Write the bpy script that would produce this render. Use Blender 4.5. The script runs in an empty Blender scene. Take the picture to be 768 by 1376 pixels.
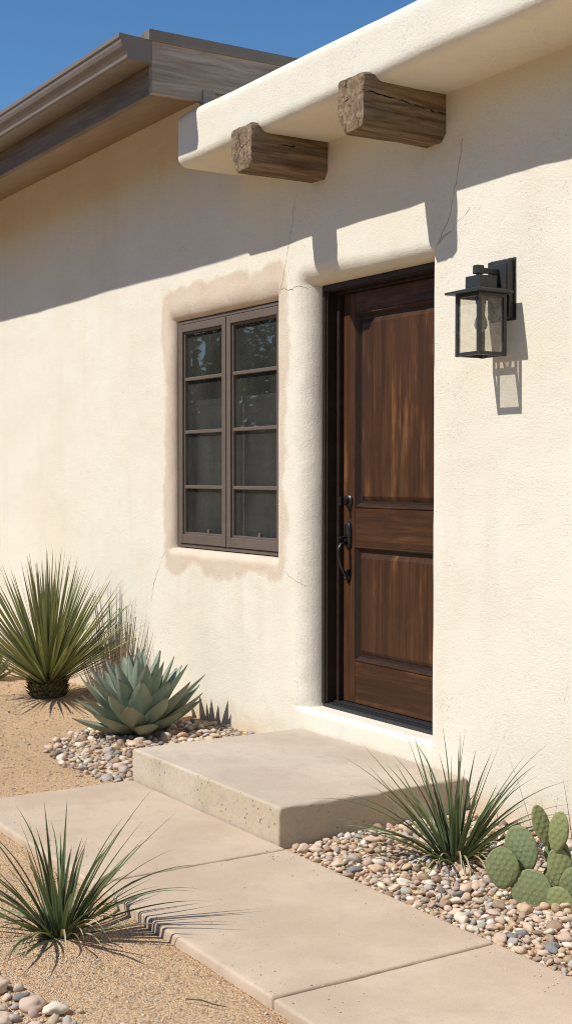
import bpy, bmesh, math, random
import numpy as np
from mathutils import Vector, Matrix, noise

random.seed(7); np.random.seed(7)
S = bpy.context.scene
COL = S.collection
PI = math.pi

# ------------------------------------------------------------------ helpers
class MB:
    """collects shapes, then links them as ONE mesh object"""
    def __init__(s): s.v = []; s.f = []; s.c = []; s.m = []
    def add(s, vs, fs, col=None, mi=0):
        o = len(s.v)
        s.v.extend([tuple(p) for p in vs]); s.f.extend([tuple(i + o for i in f) for f in fs]); s.m.extend([mi] * len(fs))
        if col is None: col = (1, 1, 1)
        if isinstance(col, list): s.c.extend(col)
        else: s.c.extend([col] * len(vs))
    def build(s, name, mats, parent=None, smooth=False, off=(0, 0, 0), colors=False, auto=None):
        me = bpy.data.meshes.new(name)
        ox, oy, oz = off
        vs = s.v if off == (0, 0, 0) else [(x - ox, y - oy, z - oz) for x, y, z in s.v]
        me.from_pydata(vs, [], s.f); me.update()
        if not isinstance(mats, (list, tuple)): mats = [mats]
        for m in mats: me.materials.append(m)
        if len(mats) > 1: me.polygons.foreach_set('material_index', s.m)
        if smooth: me.polygons.foreach_set('use_smooth', [True] * len(me.polygons))
        if auto is not None:
            me.polygons.foreach_set('use_smooth', [True] * len(me.polygons)); me.set_sharp_from_angle(angle=math.radians(auto))
        if colors:
            a = me.attributes.new('Col', 'FLOAT_COLOR', 'POINT')
            arr = np.ones((len(s.v), 4), dtype=np.float32); arr[:, :3] = np.array(s.c, dtype=np.float32)
            a.data.foreach_set('color', arr.ravel())
        ob = bpy.data.objects.new(name, me); COL.objects.link(ob)
        if parent: ob.parent = parent
        return ob

def tag(o, label=None, cat=None, group=None, kind=None):
    if label: o['label'] = label
    if cat: o['category'] = cat
    if group: o['group'] = group
    if kind: o['kind'] = kind
    return o

def thing(name, label, cat, loc=(0, 0, 0), group=None):
    o = bpy.data.objects.new(name, None); COL.objects.link(o); o.location = loc; o.empty_display_size = .1
    return tag(o, label, cat, group)

def bm_into(bm, mb, col=None, mi=0):
    bm.verts.index_update()
    mb.add([v.co[:] for v in bm.verts], [[v.index for v in f.verts] for f in bm.faces], col, mi); bm.free()

def box(mb, x0, x1, y0, y1, z0, z1, bev=0.0, col=None, mi=0, seg=2):
    bm = bmesh.new(); bmesh.ops.create_cube(bm, size=1)
    for v in bm.verts:
        v.co = ((x0 + x1) / 2 + v.co.x * (x1 - x0), (y0 + y1) / 2 + v.co.y * (y1 - y0), (z0 + z1) / 2 + v.co.z * (z1 - z0))
    if bev: bmesh.ops.bevel(bm, geom=bm.edges[:], offset=bev, segments=seg, affect='EDGES', profile=.6)
    bm_into(bm, mb, col, mi)

def tube(mb, pts, rad, n=10, col=None, mi=0, sq=1.0):
    pts = [Vector(p) for p in pts]; vs = []; fs = []
    if not isinstance(rad, (list, tuple)): rad = [rad] * len(pts)
    t0 = (pts[1] - pts[0]).normalized(); ref = Vector((0, 0, 1)) if abs(t0.z) < .9 else Vector((1, 0, 0))
    u = t0.cross(ref).normalized()
    for i, p in enumerate(pts):
        t = (pts[min(i + 1, len(pts) - 1)] - pts[max(i - 1, 0)]).normalized()
        u = (u - t * u.dot(t)).normalized(); w = t.cross(u)
        for k in range(n):
            a = 2 * PI * k / n; vs.append(p + (u * math.cos(a) + w * math.sin(a) * sq) * rad[i])
    for i in range(len(pts) - 1):
        for k in range(n): fs.append((i * n + k, i * n + (k + 1) % n, (i + 1) * n + (k + 1) % n, (i + 1) * n + k))
    fs.append(tuple(range(n))[::-1]); fs.append(tuple((len(pts) - 1) * n + k for k in range(n)))
    mb.add(vs, fs, col, mi)

def lathe(mb, c, prof, axis='z', n=20, col=None, mi=0):
    vs = []; fs = []; c = Vector(c)
    for r, h in prof:
        for k in range(n):
            a = 2 * PI * k / n; p = (r * math.cos(a), r * math.sin(a), h)
            if axis == 'y': p = (p[0], -p[2], p[1])
            vs.append(c + Vector(p))
    for i in range(len(prof) - 1):
        for k in range(n): fs.append((i * n + k, i * n + (k + 1) % n, (i + 1) * n + (k + 1) % n, (i + 1) * n + k))
    fs.append(tuple(range(n))[::-1]); fs.append(tuple((len(prof) - 1) * n + k for k in range(n)))
    mb.add(vs, fs, col, mi)

def extrude_x(mb, prof, x0, x1, mi=0, col=None):
    n = len(prof)
    vs = [(x0, y, z) for y, z in prof] + [(x1, y, z) for y, z in prof]
    fs = [(i, (i + 1) % n, n + (i + 1) % n, n + i) for i in range(n)] + [tuple(range(n))[::-1], tuple(range(n, 2 * n))]
    mb.add(vs, fs, col, mi)

def nz(x, y, z=0.0): return noise.noise(Vector((x, y, z)))
def sstep(a, b, x):
    t = min(1, max(0, (x - a) / (b - a))); return t * t * (3 - 2 * t)

# ------------------------------------------------------------------ material helpers
class NT:
    def __init__(s, name):
        s.mat = bpy.data.materials.new(name); s.mat.use_nodes = True; s.t = s.mat.node_tree; s.t.nodes.clear()
        s.out = s.t.nodes.new('ShaderNodeOutputMaterial')
    def n(s, typ, **kw):
        nd = s.t.nodes.new('ShaderNode' + typ)
        for k, v in kw.items(): setattr(nd, k, v)
        return nd
    def l(s, a, b): s.t.links.new(a, b)
    def put(s, sock, v):
        if isinstance(v, bpy.types.NodeSocket): s.l(v, sock)
        elif isinstance(v, (tuple, list)) and sock.type == 'RGBA' and len(v) == 3: sock.default_value = (*v, 1)
        else: sock.default_value = v
    def math(s, op, a, b=None, c=None, clamp=False):
        nd = s.n('Math', operation=op, use_clamp=clamp); s.put(nd.inputs[0], a)
        if b is not None: s.put(nd.inputs[1], b)
        if c is not None: s.put(nd.inputs[2], c)
        return nd.outputs[0]
    def vm(s, op, a, b=None, scale=None):
        nd = s.n('VectorMath', operation=op); s.put(nd.inputs[0], a)
        if b is not None: s.put(nd.inputs[1], b)
        if scale is not None: s.put(nd.inputs['Scale'], scale)
        return nd.outputs['Value'] if op in ('LENGTH', 'DOT_PRODUCT', 'DISTANCE') else nd.outputs[0]
    def mix(s, fac, a, b, mode='MIX'):
        nd = s.n('Mix', data_type='RGBA', blend_type=mode); s.put(nd.inputs[0], fac); s.put(nd.inputs[6], a); s.put(nd.inputs[7], b)
        return nd.outputs[2]
    def ss(s, v, a, b, lo=0.0, hi=1.0):
        nd = s.n('MapRange', interpolation_type='SMOOTHSTEP'); s.put(nd.inputs[0], v)
        for i, x in enumerate((a, b, lo, hi)): nd.inputs[i + 1].default_value = x
        return nd.outputs[0]
    def co(s): return s.n('TexCoord').outputs['Object']
    def mp(s, vec, sc): 
        nd = s.n('Mapping'); s.l(vec, nd.inputs[0]); nd.inputs['Scale'].default_value = sc; return nd.outputs[0]
    def noise(s, vec, scale, detail=3.0, rough=.55, dist=0.0):
        nd = s.n('TexNoise'); s.l(vec, nd.inputs['Vector']); nd.inputs['Scale'].default_value = scale
        nd.inputs['Detail'].default_value = detail; nd.inputs['Roughness'].default_value = rough; nd.inputs['Distortion'].default_value = dist
        return nd.outputs[0]
    def vor(s, vec, scale, out='Distance', feat='F1'):
        nd = s.n('TexVoronoi', feature=feat); s.l(vec, nd.inputs['Vector']); nd.inputs['Scale'].default_value = scale
        return nd.outputs[out]
    def bump(s, h, dist, strength=1.0, normal=None):
        nd = s.n('Bump'); s.l(h, nd.inputs['Height']); nd.inputs['Distance'].default_value = dist; nd.inputs['Strength'].default_value = strength
        if normal: s.l(normal, nd.inputs['Normal'])
        return nd.outputs[0]
    def bsdf(s, color, rough=.8, normal=None, spec=.3, metal=0.0):
        b = s.n('BsdfPrincipled'); s.put(b.inputs['Base Color'], color); s.put(b.inputs['Roughness'], rough)
        b.inputs['Specular IOR Level'].default_value = spec; b.inputs['Metallic'].default_value = metal
        if normal: s.l(normal, b.inputs['Normal'])
        s.l(b.outputs[0], s.out.inputs[0]); return s.mat
    def seg_dist(s, p, polys):
        d = None
        for poly in polys:
            for a, b in zip(poly[:-1], poly[1:]):
                a = Vector(a); b = Vector(b); ab = b - a
                pa = s.vm('SUBTRACT', p, tuple(a))
                h = s.math('MULTIPLY', s.vm('DOT_PRODUCT', pa, tuple(ab)), 1 / ab.length_squared, clamp=True)
                sc = s.n('VectorMath', operation='SCALE'); sc.inputs[0].default_value = tuple(ab); s.l(h, sc.inputs['Scale'])
                q = s.vm('LENGTH', s.vm('SUBTRACT', pa, sc.outputs[0]))
                d = q if d is None else s.math('MINIMUM', d, q)
        return d

def stucco(name, wall=False):
    t = NT(name); p = t.co()
    base = t.mix(t.ss(t.noise(p, 1.3, 4), .35, .7), (.785, .73, .61), (.755, .69, .555))
    base = t.mix(t.math('MULTIPLY', t.ss(t.noise(t.mp(p, (5, 5, .5)), 1.0, 4), .52, .78), .26), base, (.63, .55, .42))
    base = t.mix(t.math('MULTIPLY', t.ss(t.noise(p, 14, 3), .55, .8), .2), base, (.60, .53, .42))
    fine = t.noise(p, 240, 3, .6); mid = t.noise(p, 95, 3, .65); big = t.noise(p, 11, 2)
    pit = t.math('MULTIPLY', t.ss(mid, .58, .72), t.ss(t.noise(p, 6, 3), .4, .65, .25, 1))
    base = t.mix(t.math('MULTIPLY', pit, .22), base, (.50, .43, .33))
    h = t.math('ADD', t.math('MULTIPLY', fine, .35), t.math('ADD', t.math('MULTIPLY', mid, 1.0), t.math('MULTIPLY', big, .8)))
    h = t.math('SUBTRACT', h, t.math('MULTIPLY', pit, .8))
    if wall:
        sx = t.n('SeparateXYZ'); t.l(p, sx.inputs[0]); x, z = sx.outputs[0], sx.outputs[2]
        # tan repair patch around the window
        wob = t.math('MULTIPLY', t.math('SUBTRACT', t.noise(p, 2.6, 4, .55), .5), .40)
        ax = t.math('SUBTRACT', t.math('ABSOLUTE', t.math('SUBTRACT', x, -1.735)), .70)
        az = t.math('SUBTRACT', t.math('ABSOLUTE', t.math('SUBTRACT', z, 1.775)), .865)
        sd = t.math('ADD', t.math('SMOOTH_MAX', ax, az, .12), wob)
        body = t.ss(sd, -.02, .035, 1, 0)
        rim = t.math('MULTIPLY', t.ss(sd, -.06, .0), t.ss(sd, .0, .03, 1, 0))
        mott = t.ss(t.noise(p, 5, 5, .65), .3, .75, .68, 1)
        edge = t.ss(x, -1.1, -.92, 1, .6)
        fac = t.math('MULTIPLY', t.math('MULTIPLY', body, mott), edge)
        base = t.mix(t.math('MULTIPLY', fac, .85), base, (.60, .46, .34))
        base = t.mix(t.math('MULTIPLY', rim, .16), base, (.55, .42, .30))
        # drips below the patch, dirt at the foot
        drip = t.math('MULTIPLY', t.ss(z, .15, .9), t.ss(z, .86, .95, 1, 0))
        drip = t.math('MULTIPLY', drip, t.math('MULTIPLY', t.ss(x, -2.5, -2.2), t.ss(x, -1.2, -.9, 1, 0)))
        base = t.mix(t.math('MULTIPLY', t.math('MULTIPLY', drip, t.ss(t.noise(t.mp(p, (9, 9, .35)), 1.0, 4), .45, .7)), .26), base, (.62, .49, .34))
        foot = t.ss(t.math('ADD', z, t.math('MULTIPLY', t.math('SUBTRACT', t.noise(p, 4, 4), .5), .3)), -.02, .2, .75, 0)
        base = t.mix(foot, base, (.58, .43, .28))
        # hairline cracks
        q = t.n('CombineXYZ'); t.l(x, q.inputs[0]); t.l(z, q.inputs[2]); q = q.outputs[0]
        nv = t.n('TexNoise'); t.l(p, nv.inputs['Vector']); nv.inputs['Scale'].default_value = 17; nv.inputs['Detail'].default_value = 4
        q = t.vm('ADD', q, t.vm('MULTIPLY', t.vm('SUBTRACT', nv.outputs['Color'], (.5, .5, .5)), (.05, 0, .05)))
        P = lambda *a: [(u, 0, w) for u, w in a]
        cr = [P((-.903, 3.0), (-.93, 2.88), (-.976, 2.729), (-1.02, 2.6), (-1.074, 2.47)), P((-1.097, 2.505), (-.946, 2.487), (-.86, 2.495), (-.744, 2.471)),
              P((.45, 2.99), (.442, 2.90), (.412, 2.791), (.385, 2.69), (.33, 2.60), (.26, 2.52)), P((.515, 2.675), (.45, 2.635), (.377, 2.598), (.3, 2.56)),
              P((-2.44, 1.0), (-2.496, .945), (-2.55, .86), (-2.60, .79), (-2.64, .68)), P((-1.02, .97), (-.94, .94), (-.849, .895))]
        d = t.seg_dist(q, cr)
        crk = t.ss(d, .0008, .0036, 1, 0)
        brk = t.ss(t.noise(p, 8, 3), .38, .55, .35, 1)
        crk = t.math('MULTIPLY', crk, brk)
        base = t.mix(t.math('MULTIPLY', crk, .46), base, (.16, .11, .07))
        h = t.math('SUBTRACT', h, t.math('MULTIPLY', crk, 1.2))
    return t.bsdf(base, .92, t.bump(h, .0034, .9), .1)

def wood_door(name, vert=True):
    t = NT(name); p = t.co()
    sx = t.n('SeparateXYZ'); t.l(p, sx.inputs[0]); x, z = (sx.outputs[0], sx.outputs[2]) if vert else (sx.outputs[2], sx.outputs[0])
    strip = t.math('FLOOR', t.math('MULTIPLY', t.math('ADD', x, t.math('MULTIPLY', t.noise(p, .8), .02)), 13.0 if vert else 6))
    wn = t.n('TexWhiteNoise', noise_dimensions='1D'); t.l(strip, wn.inputs['W'])
    q = t.n('CombineXYZ'); t.l(x, q.inputs[0]); t.l(wn.outputs[0], q.inputs[1]); t.l(z, q.inputs[2]); q = q.outputs[0]
    g1 = t.noise(t.mp(q, (150, 3, 3.5)), 1.0, 5, .65, .3)
    g2 = t.noise(t.mp(q, (26, 3, 1.3)), 1.0, 6, .66, .5)
    blot = t.noise(t.mp(q, (7, 5, 2.5)), 1.0, 3)
    c = t.mix(t.ss(g2, .22, .8), (.038, .0165, .0085), (.102, .044, .0195))
    c = t.mix(t.math('MULTIPLY', t.ss(blot, .52, .72, 0, .9), t.ss(g2, .4, .62)), c, (.21, .092, .037))
    c = t.mix(t.ss(wn.outputs[0], .3, 1, 0, .55), c, (.042, .019, .010))
    c = t.mix(t.ss(t.noise(t.mp(q, (9, 4, 5)), 1.0, 4, .6), .5, .68, 0, .5), c, (.04, .0185, .0105))
    c = t.mix(t.ss(g1, .45, .62, 0, .38), c, (.03, .014, .008))
    kn = t.vor(t.mp(q, (5.5, 2, 2.1)), 1.0)
    c = t.mix(t.ss(kn, .03, .1, .65, 0), c, (.02, .01, .006))
    return t.bsdf(c, t.ss(g1, .3, .7, .36, .5), t.bump(g1, .0012, .35), .18)

def wood_rough(name, along=1, c0=(.10, .068, .042), c1=(.26, .185, .12), cracks=None, endg=True, lines=1.0):
    t = NT(name); p = t.co(); sc = [24, 24, 24]; sc[along] = 1.6
    g = t.noise(t.mp(p, tuple(sc)), 1.0, 5, .65, .8)
    sc2 = [70, 70, 70]; sc2[along] = 3
    g2 = t.noise(t.mp(p, tuple(sc2)), 1.0, 4, .6)
    if endg:
        sn = t.n('SeparateXYZ'); geo = t.n('NewGeometry'); t.l(geo.outputs['Normal'], sn.inputs[0])
        e = t.ss(t.math('ABSOLUTE', sn.outputs[along]), .6, .85)
        eg = t.noise(p, 30, 5, .7, 1.0)
        gm = t.n('Mix', data_type='FLOAT'); t.l(e, gm.inputs[0]); t.l(g, gm.inputs[2]); t.l(eg, gm.inputs[3]); g = gm.outputs[0]
    c = t.mix(t.ss(g, .3, .7), c0, c1)
    c = t.mix(t.ss(g2, .5, .75, 0, .5 * lines), c, tuple(v * .45 for v in c0))
    c = t.mix(t.ss(t.noise(p, 3.5, 3), .5, .75, 0, .5), c, tuple((a + b) * .34 for a, b in zip(c0, c1)))
    h = t.math('ADD', g, t.math('MULTIPLY', g2, .5))
    if cracks:
        nv = t.n('TexNoise'); t.l(p, nv.inputs['Vector']); nv.inputs['Scale'].default_value = 22; nv.inputs['Detail'].default_value = 3
        qq = t.vm('ADD', p, t.vm('MULTIPLY', t.vm('SUBTRACT', nv.outputs['Color'], (.5, .5, .5)), (.02, .02, .02)))
        d = t.seg_dist(qq, cracks); k = t.math('MULTIPLY', t.ss(d, .0012, .0042, 1, 0), t.ss(t.noise(p, 14, 3), .35, .5, .3, 1))
        c = t.mix(k, c, (.008, .006, .004)); h = t.math('SUBTRACT', h, t.math('MULTIPLY', k, 2.0))
    return t.bsdf(c, .9, t.bump(h, .006, .8), .15)

def painted(name, col, rough=.5, var=.25, spec=.35, metal=0.0, rust=0.0):
    t = NT(name); p = t.co()
    c = t.mix(t.ss(t.noise(p, 6, 5, .6), .35, .75, 0, var), col, tuple(v * .6 for v in col))
    c = t.mix(t.ss(t.noise(t.mp(p, (3, 3, 22)), 1.0, 4), .5, .8, 0, var * .8), c, tuple(min(1, v * 1.45 + .01) for v in col))
    if rust: c = t.mix(t.ss(t.noise(p, 28, 5, .7), .56, .72, 0, rust), c, (.16, .062, .025))
    return t.bsdf(c, t.ss(t.noise(p, 40, 3), .3, .7, rough - .06, rough + .1), t.bump(t.noise(p, 130, 2), .0006, .4), spec, metal)

def concrete(name, pits=0.0, tint=(.53, .43, .315)):
    t = NT(name); p = t.co()
    a = t.noise(p, 1.7, 5, .6); b = t.noise(p, 9, 5, .65); f = t.noise(p, 160, 3, .6)
    c = t.mix(t.ss(a, .35, .65), tint, tuple(v * k for v, k in zip(tint, (.84, .82, .80))))
    c = t.mix(t.ss(b, .52, .70, 0, .55), c, tuple(v * k for v, k in zip(tint, (.76, .78, .80))))
    c = t.mix(t.ss(b, .25, .42, .25, 0), c, tuple(min(1, v * 1.13) for v in tint))
    c = t.mix(t.ss(f, .52, .75, 0, .38), c, tuple(v * .5 for v in tint))
    c = t.mix(t.ss(t.noise(p, 420, 2), .55, .72, 0, .35), c, tuple(v * .5 for v in tint))
    c = t.mix(t.ss(t.noise(p, 38, 4, .65), .5, .75, 0, .3), c, tuple(v * .74 for v in tint))
    sp = t.vor(p, 42); spm = t.math('MULTIPLY', t.ss(sp, .035, .06, 1, 0), t.ss(t.noise(p, 3, 2), .55, .62))
    c = t.mix(t.math('MULTIPLY', spm, .6), c, (.17, .10, .065))
    h = t.math('ADD', t.math('MULTIPLY', f, .5), b)
    if pits:
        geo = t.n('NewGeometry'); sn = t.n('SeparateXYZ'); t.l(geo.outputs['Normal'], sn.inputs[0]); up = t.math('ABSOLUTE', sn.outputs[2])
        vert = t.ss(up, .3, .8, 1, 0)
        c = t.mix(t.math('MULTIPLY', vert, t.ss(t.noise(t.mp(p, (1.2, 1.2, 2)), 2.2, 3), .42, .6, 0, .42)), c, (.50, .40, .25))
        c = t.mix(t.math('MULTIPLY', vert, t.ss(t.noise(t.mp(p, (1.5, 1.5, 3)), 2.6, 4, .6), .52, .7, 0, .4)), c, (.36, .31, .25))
        v1 = t.vor(p, 34); pm = t.math('MULTIPLY', t.ss(v1, .10, .20, 1, 0), t.ss(t.noise(p, 6, 3), .42, .58))
        pm = t.math('MULTIPLY', pm, t.ss(up, .5, 1.0, 1, .25))
        c = t.mix(t.math('MULTIPLY', pm, .8), c, (.11, .085, .06))
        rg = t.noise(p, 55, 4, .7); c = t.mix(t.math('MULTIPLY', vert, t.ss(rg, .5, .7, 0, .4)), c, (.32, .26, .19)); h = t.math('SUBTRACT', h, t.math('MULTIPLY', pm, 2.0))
    return t.bsdf(c, .9, t.bump(h, .0022, .6), .15)

def sand_mat():
    t = NT('sand'); p = t.co()
    v = t.vor(p, 170, 'Color'); vd = t.vor(p, 170); v2 = t.vor(p, 75); v2c = t.vor(p, 75, 'Color')
    sv = t.n('SeparateColor'); t.l(v, sv.inputs[0]); sv2 = t.n('SeparateColor'); t.l(v2c, sv2.inputs[0])
    c = t.mix(sv.outputs[0], (.69, .49, .30), (.54, .355, .20))
    c = t.mix(t.ss(sv.outputs[1], .8, .95, 0, .6), c, (.74, .60, .42))
    c = t.mix(t.ss(sv2.outputs[0], .88, .96, 0, .55), c, (.30, .17, .09))
    c = t.mix(t.ss(t.noise(p, 2.0, 5, .6), .45, .72, 0, .4), c, (.52, .33, .18))
    c = t.mix(t.ss(vd, .45, .75, 0, .5), c, (.30, .17, .085))
    far = t.ss(t.vm('LENGTH', p), 7, 16); c = t.mix(far, c, (.16, .12, .075))  # distant ground darkened to cut the light it bounces onto the wall
    h = t.math('ADD', t.math('SUBTRACT', 1.0, vd), t.math('MULTIPLY', t.math('SUBTRACT', 1.0, v2), .8))
    h = t.math('ADD', h, t.math('MULTIPLY', t.noise(p, 28, 4, .6), 1.6))
    return t.bsdf(c, .95, t.bump(h, .006, .9), .1)

def attr_mat(name, rough=.8, spec=.2, nscale=60, namt=.3, bumpd=.001, trans=0.0):
    t = NT(name); p = t.co(); a = t.n('Attribute', attribute_name='Col').outputs['Color']
    nn = t.noise(p, nscale, 4, .6)
    c = t.mix(t.ss(nn, .3, .7, 0, namt), a, t.mix(1.0, a, (.5, .48, .46), 'MULTIPLY'))
    m = t.bsdf(c, rough, t.bump(nn, bumpd, .6), spec)
    if trans:
        b = [n for n in t.t.nodes if n.type == 'BSDF_PRINCIPLED'][0]
        tr = t.n('BsdfTranslucent'); t.l(t.mix(1.0, c, (1.3, 1.5, .6), 'MULTIPLY'), tr.inputs[0])
        mx = t.n('MixShader'); mx.inputs[0].default_value = trans; t.l(b.outputs[0], mx.inputs[1]); t.l(tr.outputs[0], mx.inputs[2]); t.l(mx.outputs[0], t.out.inputs[0])
    return m

def stone_mat(name, col):
    t = NT(name); p = t.co(); oi = t.n('ObjectInfo').outputs['Random']
    nv = t.vm('ADD', p, t.vm('SCALE', (3, 5, 7), scale=t.math('MULTIPLY', oi, 9.0)))
    nn = t.noise(nv, 45, 5, .65); n2 = t.noise(nv, 260, 3)
    c = t.mix(t.ss(nn, .35, .7, 0, .55), col, tuple(v * k for v, k in zip(col, (.72, .66, .6))))
    c = t.mix(t.ss(oi, 0, 1, 0, .3), c, tuple(min(1, v * 1.3) for v in col))
    c = t.mix(t.ss(n2, .55, .75, 0, .3), c, tuple(v * .5 for v in col))
    return t.bsdf(c, .75, t.bump(n2, .0008, .5), .25)

def glass_mat(name, tint, refl):
    t = NT(name); tr = t.n('BsdfTransparent'); t.put(tr.inputs[0], tint); gl = t.n('BsdfGlossy'); gl.inputs['Roughness'].default_value = .015
    fr = t.n('Fresnel'); fr.inputs['IOR'].default_value = 1.5
    p = t.co(); t.l(t.bump(t.noise(p, 3.0, 2), .002, .25), gl.inputs['Normal'])
    mx = t.n('MixShader'); t.l(t.math('ADD', t.math('MULTIPLY', fr.outputs[0], 1.5), refl, clamp=True), mx.inputs[0])
    df = t.n('BsdfDiffuse'); t.put(df.inputs[0], (.37, .37, .32)); m0 = t.n('MixShader'); t.l(t.ss(t.noise(t.mp(p, (1, 1, .4)), 6, 4), .3, .7, .07, .12), m0.inputs[0]); t.l(tr.outputs[0], m0.inputs[1]); t.l(df.outputs[0], m0.inputs[2])
    t.l(m0.outputs[0], mx.inputs[1]); t.l(gl.outputs[0], mx.inputs[2]); t.l(mx.outputs[0], t.out.inputs[0]); return t.mat

def lamp_glass(name, tint, haze):
    t = NT(name); tr = t.n('BsdfTransparent'); t.put(tr.inputs[0], tint); gl = t.n('BsdfGlossy'); gl.inputs['Roughness'].default_value = .03
    df = t.n('BsdfDiffuse'); t.put(df.inputs[0], (.76, .71, .60)); p = t.co()
    m0 = t.n('MixShader'); t.l(t.ss(t.noise(p, 35, 4, .6), .3, .75, haze * .5, haze * 1.5), m0.inputs[0]); t.l(tr.outputs[0], m0.inputs[1]); t.l(df.outputs[0], m0.inputs[2])
    fr = t.n('Fresnel'); fr.inputs['IOR'].default_value = 1.45
    mx = t.n('MixShader'); t.l(t.math('MULTIPLY', fr.outputs[0], .25), mx.inputs[0]); t.l(m0.outputs[0], mx.inputs[1]); t.l(gl.outputs[0], mx.inputs[2]); t.l(mx.outputs[0], t.out.inputs[0]); return t.mat

def fabric_mat():
    t = NT('blind_fabric'); p = t.co()
    w = t.noise(t.mp(p, (30, 1, 420)), 1.0, 2); c = t.mix(t.ss(w, .3, .7), (.40, .38, .33), (.52, .49, .43))
    c = t.mix(t.ss(t.noise(t.mp(p, (1, 1, 5)), 3.0, 3), .4, .7, 0, .4), c, (.32, .3, .26))
    return t.bsdf(c, .9, None, .1)

M_wall = stucco('cream_stucco_wall', True)
M_st = stucco('cream_stucco')
M_doorv = wood_door('stained_wood'); M_doorh = wood_door('stained_wood_across', False)
M_jamb = painted('dark_brown_frame', (.026, .014, .009), .45, .4)
M_thr = painted('threshold_metal', (.022, .022, .024), .4, .3, .5)
M_black = painted('black_iron', (.008, .008, .009), .36, .2, .5)
M_win = painted('taupe_window_frame', (.135, .104, .082), .5, .22)
M_gut = painted('taupe_gutter', (.20, .158, .125), .45, .25)
M_fascia = wood_rough('painted_fascia', 0, (.16, .122, .094), (.24, .19, .15), endg=False, lines=.4)
M_soffit = painted('soffit_board', (.30, .22, .15), .7, .35, .2)
M_rake = wood_rough('weathered_rake', 1, (.26, .195, .15), (.46, .37, .295), endg=False, lines=.7)
M_drip = painted('drip_edge', (.20, .16, .125), .5, .2)
M_shing = painted('roofing', (.17, .13, .1), .9, .5, .1)
M_beam = [wood_rough('weathered_beam', 1, (.098, .064, .037), (.345, .245, .155), [[(-.610, -.45, 3.16), (-.606, -.2, 3.15)], [(-.735, -.455, 3.24), (-.715, -.455, 3.14)], [(-.71, -.455, 3.12), (-.76, -.455, 3.06)], [(-.70, -.455, 3.13), (-.64, -.455, 3.15)]]),
          wood_rough('weathered_beam_split', 1, (.098, .064, .037), (.345, .245, .155), [[(.338, -.46, 3.165), (.34, -.3, 3.155), (.34, -.1, 3.13), (.34, .02, 3.125)], [(.14, -.45, 3.13), (.22, -.452, 3.15), (.338, -.45, 3.165)], [(.20, -.452, 3.245), (.215, -.452, 3.16)]])]
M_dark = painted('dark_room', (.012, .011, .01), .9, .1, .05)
M_fab = fabric_mat()
M_pane = glass_mat('window_glass', (.82, .82, .78), .05)
M_path = concrete('path_concrete', 0, (.57, .45, .335))
M_step = concrete('step_concrete', 1.0, (.57, .48, .38))
M_sand = sand_mat()
M_iron = painted('lantern_bronze', (.032, .033, .034), .42, .35, .45, 0, .55)
M_lglass = lamp_glass('seeded_glass', (.97, .95, .90), .17)
def bulb_mat():
    t = NT('bulb_glass'); tr = t.n('BsdfTransparent'); t.put(tr.inputs[0], (.90, .88, .84)); df = t.n('BsdfDiffuse'); t.put(df.inputs[0], (.55, .5, .42)); lw = t.n('LayerWeight'); lw.inputs[0].default_value = .35
    m0 = t.n('MixShader'); t.l(t.math('ADD', t.math('MULTIPLY', t.math('POWER', lw.outputs['Facing'], 1.6), .75), .10, clamp=True), m0.inputs[0]); t.l(tr.outputs[0], m0.inputs[1]); t.l(df.outputs[0], m0.inputs[2])
    gl = t.n('BsdfGlossy'); gl.inputs['Roughness'].default_value = .04; fr = t.n('Fresnel'); mx = t.n('MixShader'); t.l(fr.outputs[0], mx.inputs[0]); t.l(m0.outputs[0], mx.inputs[1]); t.l(gl.outputs[0], mx.inputs[2]); t.l(mx.outputs[0], t.out.inputs[0]); return t.mat
M_bulb = bulb_mat()
M_leaf = attr_mat('blade_leaf', .5, .35, 25, .35, .0006, .12)
M_agave = attr_mat('agave_leaf', .62, .25, 14, .18, .0006)
M_pad = attr_mat('cactus_pad', .55, .3, 30, .22, .0006)
M_stub = attr_mat('leaf_base', .85, .15, 50, .5, .002)
M_grit = attr_mat('grit_stone', .85, .2, 120, .35, .001)
M_bark = wood_rough('bark', 2, (.06, .045, .033), (.16, .12, .09), endg=False)
M_tleaf = attr_mat('tree_leaf', .5, .3, 6, .4, .001, .25)
M_fence = wood_rough('fence_board', 0, (.07, .055, .045), (.14, .11, .09), endg=False)

# ------------------------------------------------------------------ house
house = thing('adobe_house', 'cream stucco adobe style house with brown front door, casement window and taupe gutter', 'house')

def smooth_lines(segs):
    out = []
    for a, b, st in segs:
        n = max(1, round((b - a) / st)); out += [a + (b - a) * i / n for i in range(n)]
    out.append(segs[-1][1]); return out
def dense(c, r):  # closely spaced grid lines just outside an opening edge
    return [c + r * k for k in (0, .006, .03, .07, .13, .21, .31, .43, .57, .72, .88, 1.02)]
DO = dict(x0=-.81, x1=.255, z0=.262, z1=2.502, d=.125)
WO = dict(x0=-2.35, x1=-1.094, z0=1.043, z1=2.46, d=.06)
def merge(base, extra, lo=.006):
    ex = sorted(set(round(e, 5) for e in extra)); b = [v for v in base if all(abs(v - e) > lo for e in ex)]
    return sorted(set(b + ex))
xs = smooth_lines([(-9, -5.8, .4), (-5.8, 2.4, .022), (2.4, 6.6, .3)])
zs = smooth_lines([(-.35, -.1, .125), (-.1, 3.3, .022), (3.3, 3.8, .1)])
ex = dense(DO['x0'], -.125) + dense(DO['x1'], .016) + dense(WO['x0'], -.075) + dense(WO['x1'], .02)
ez = dense(DO['z0'], -.035) + dense(DO['z1'], .115) + dense(WO['z0'], -.075) + dense(WO['z1'], .11)
xs = merge(xs, ex, .004); zs = merge(zs, ez, .004)
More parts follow.
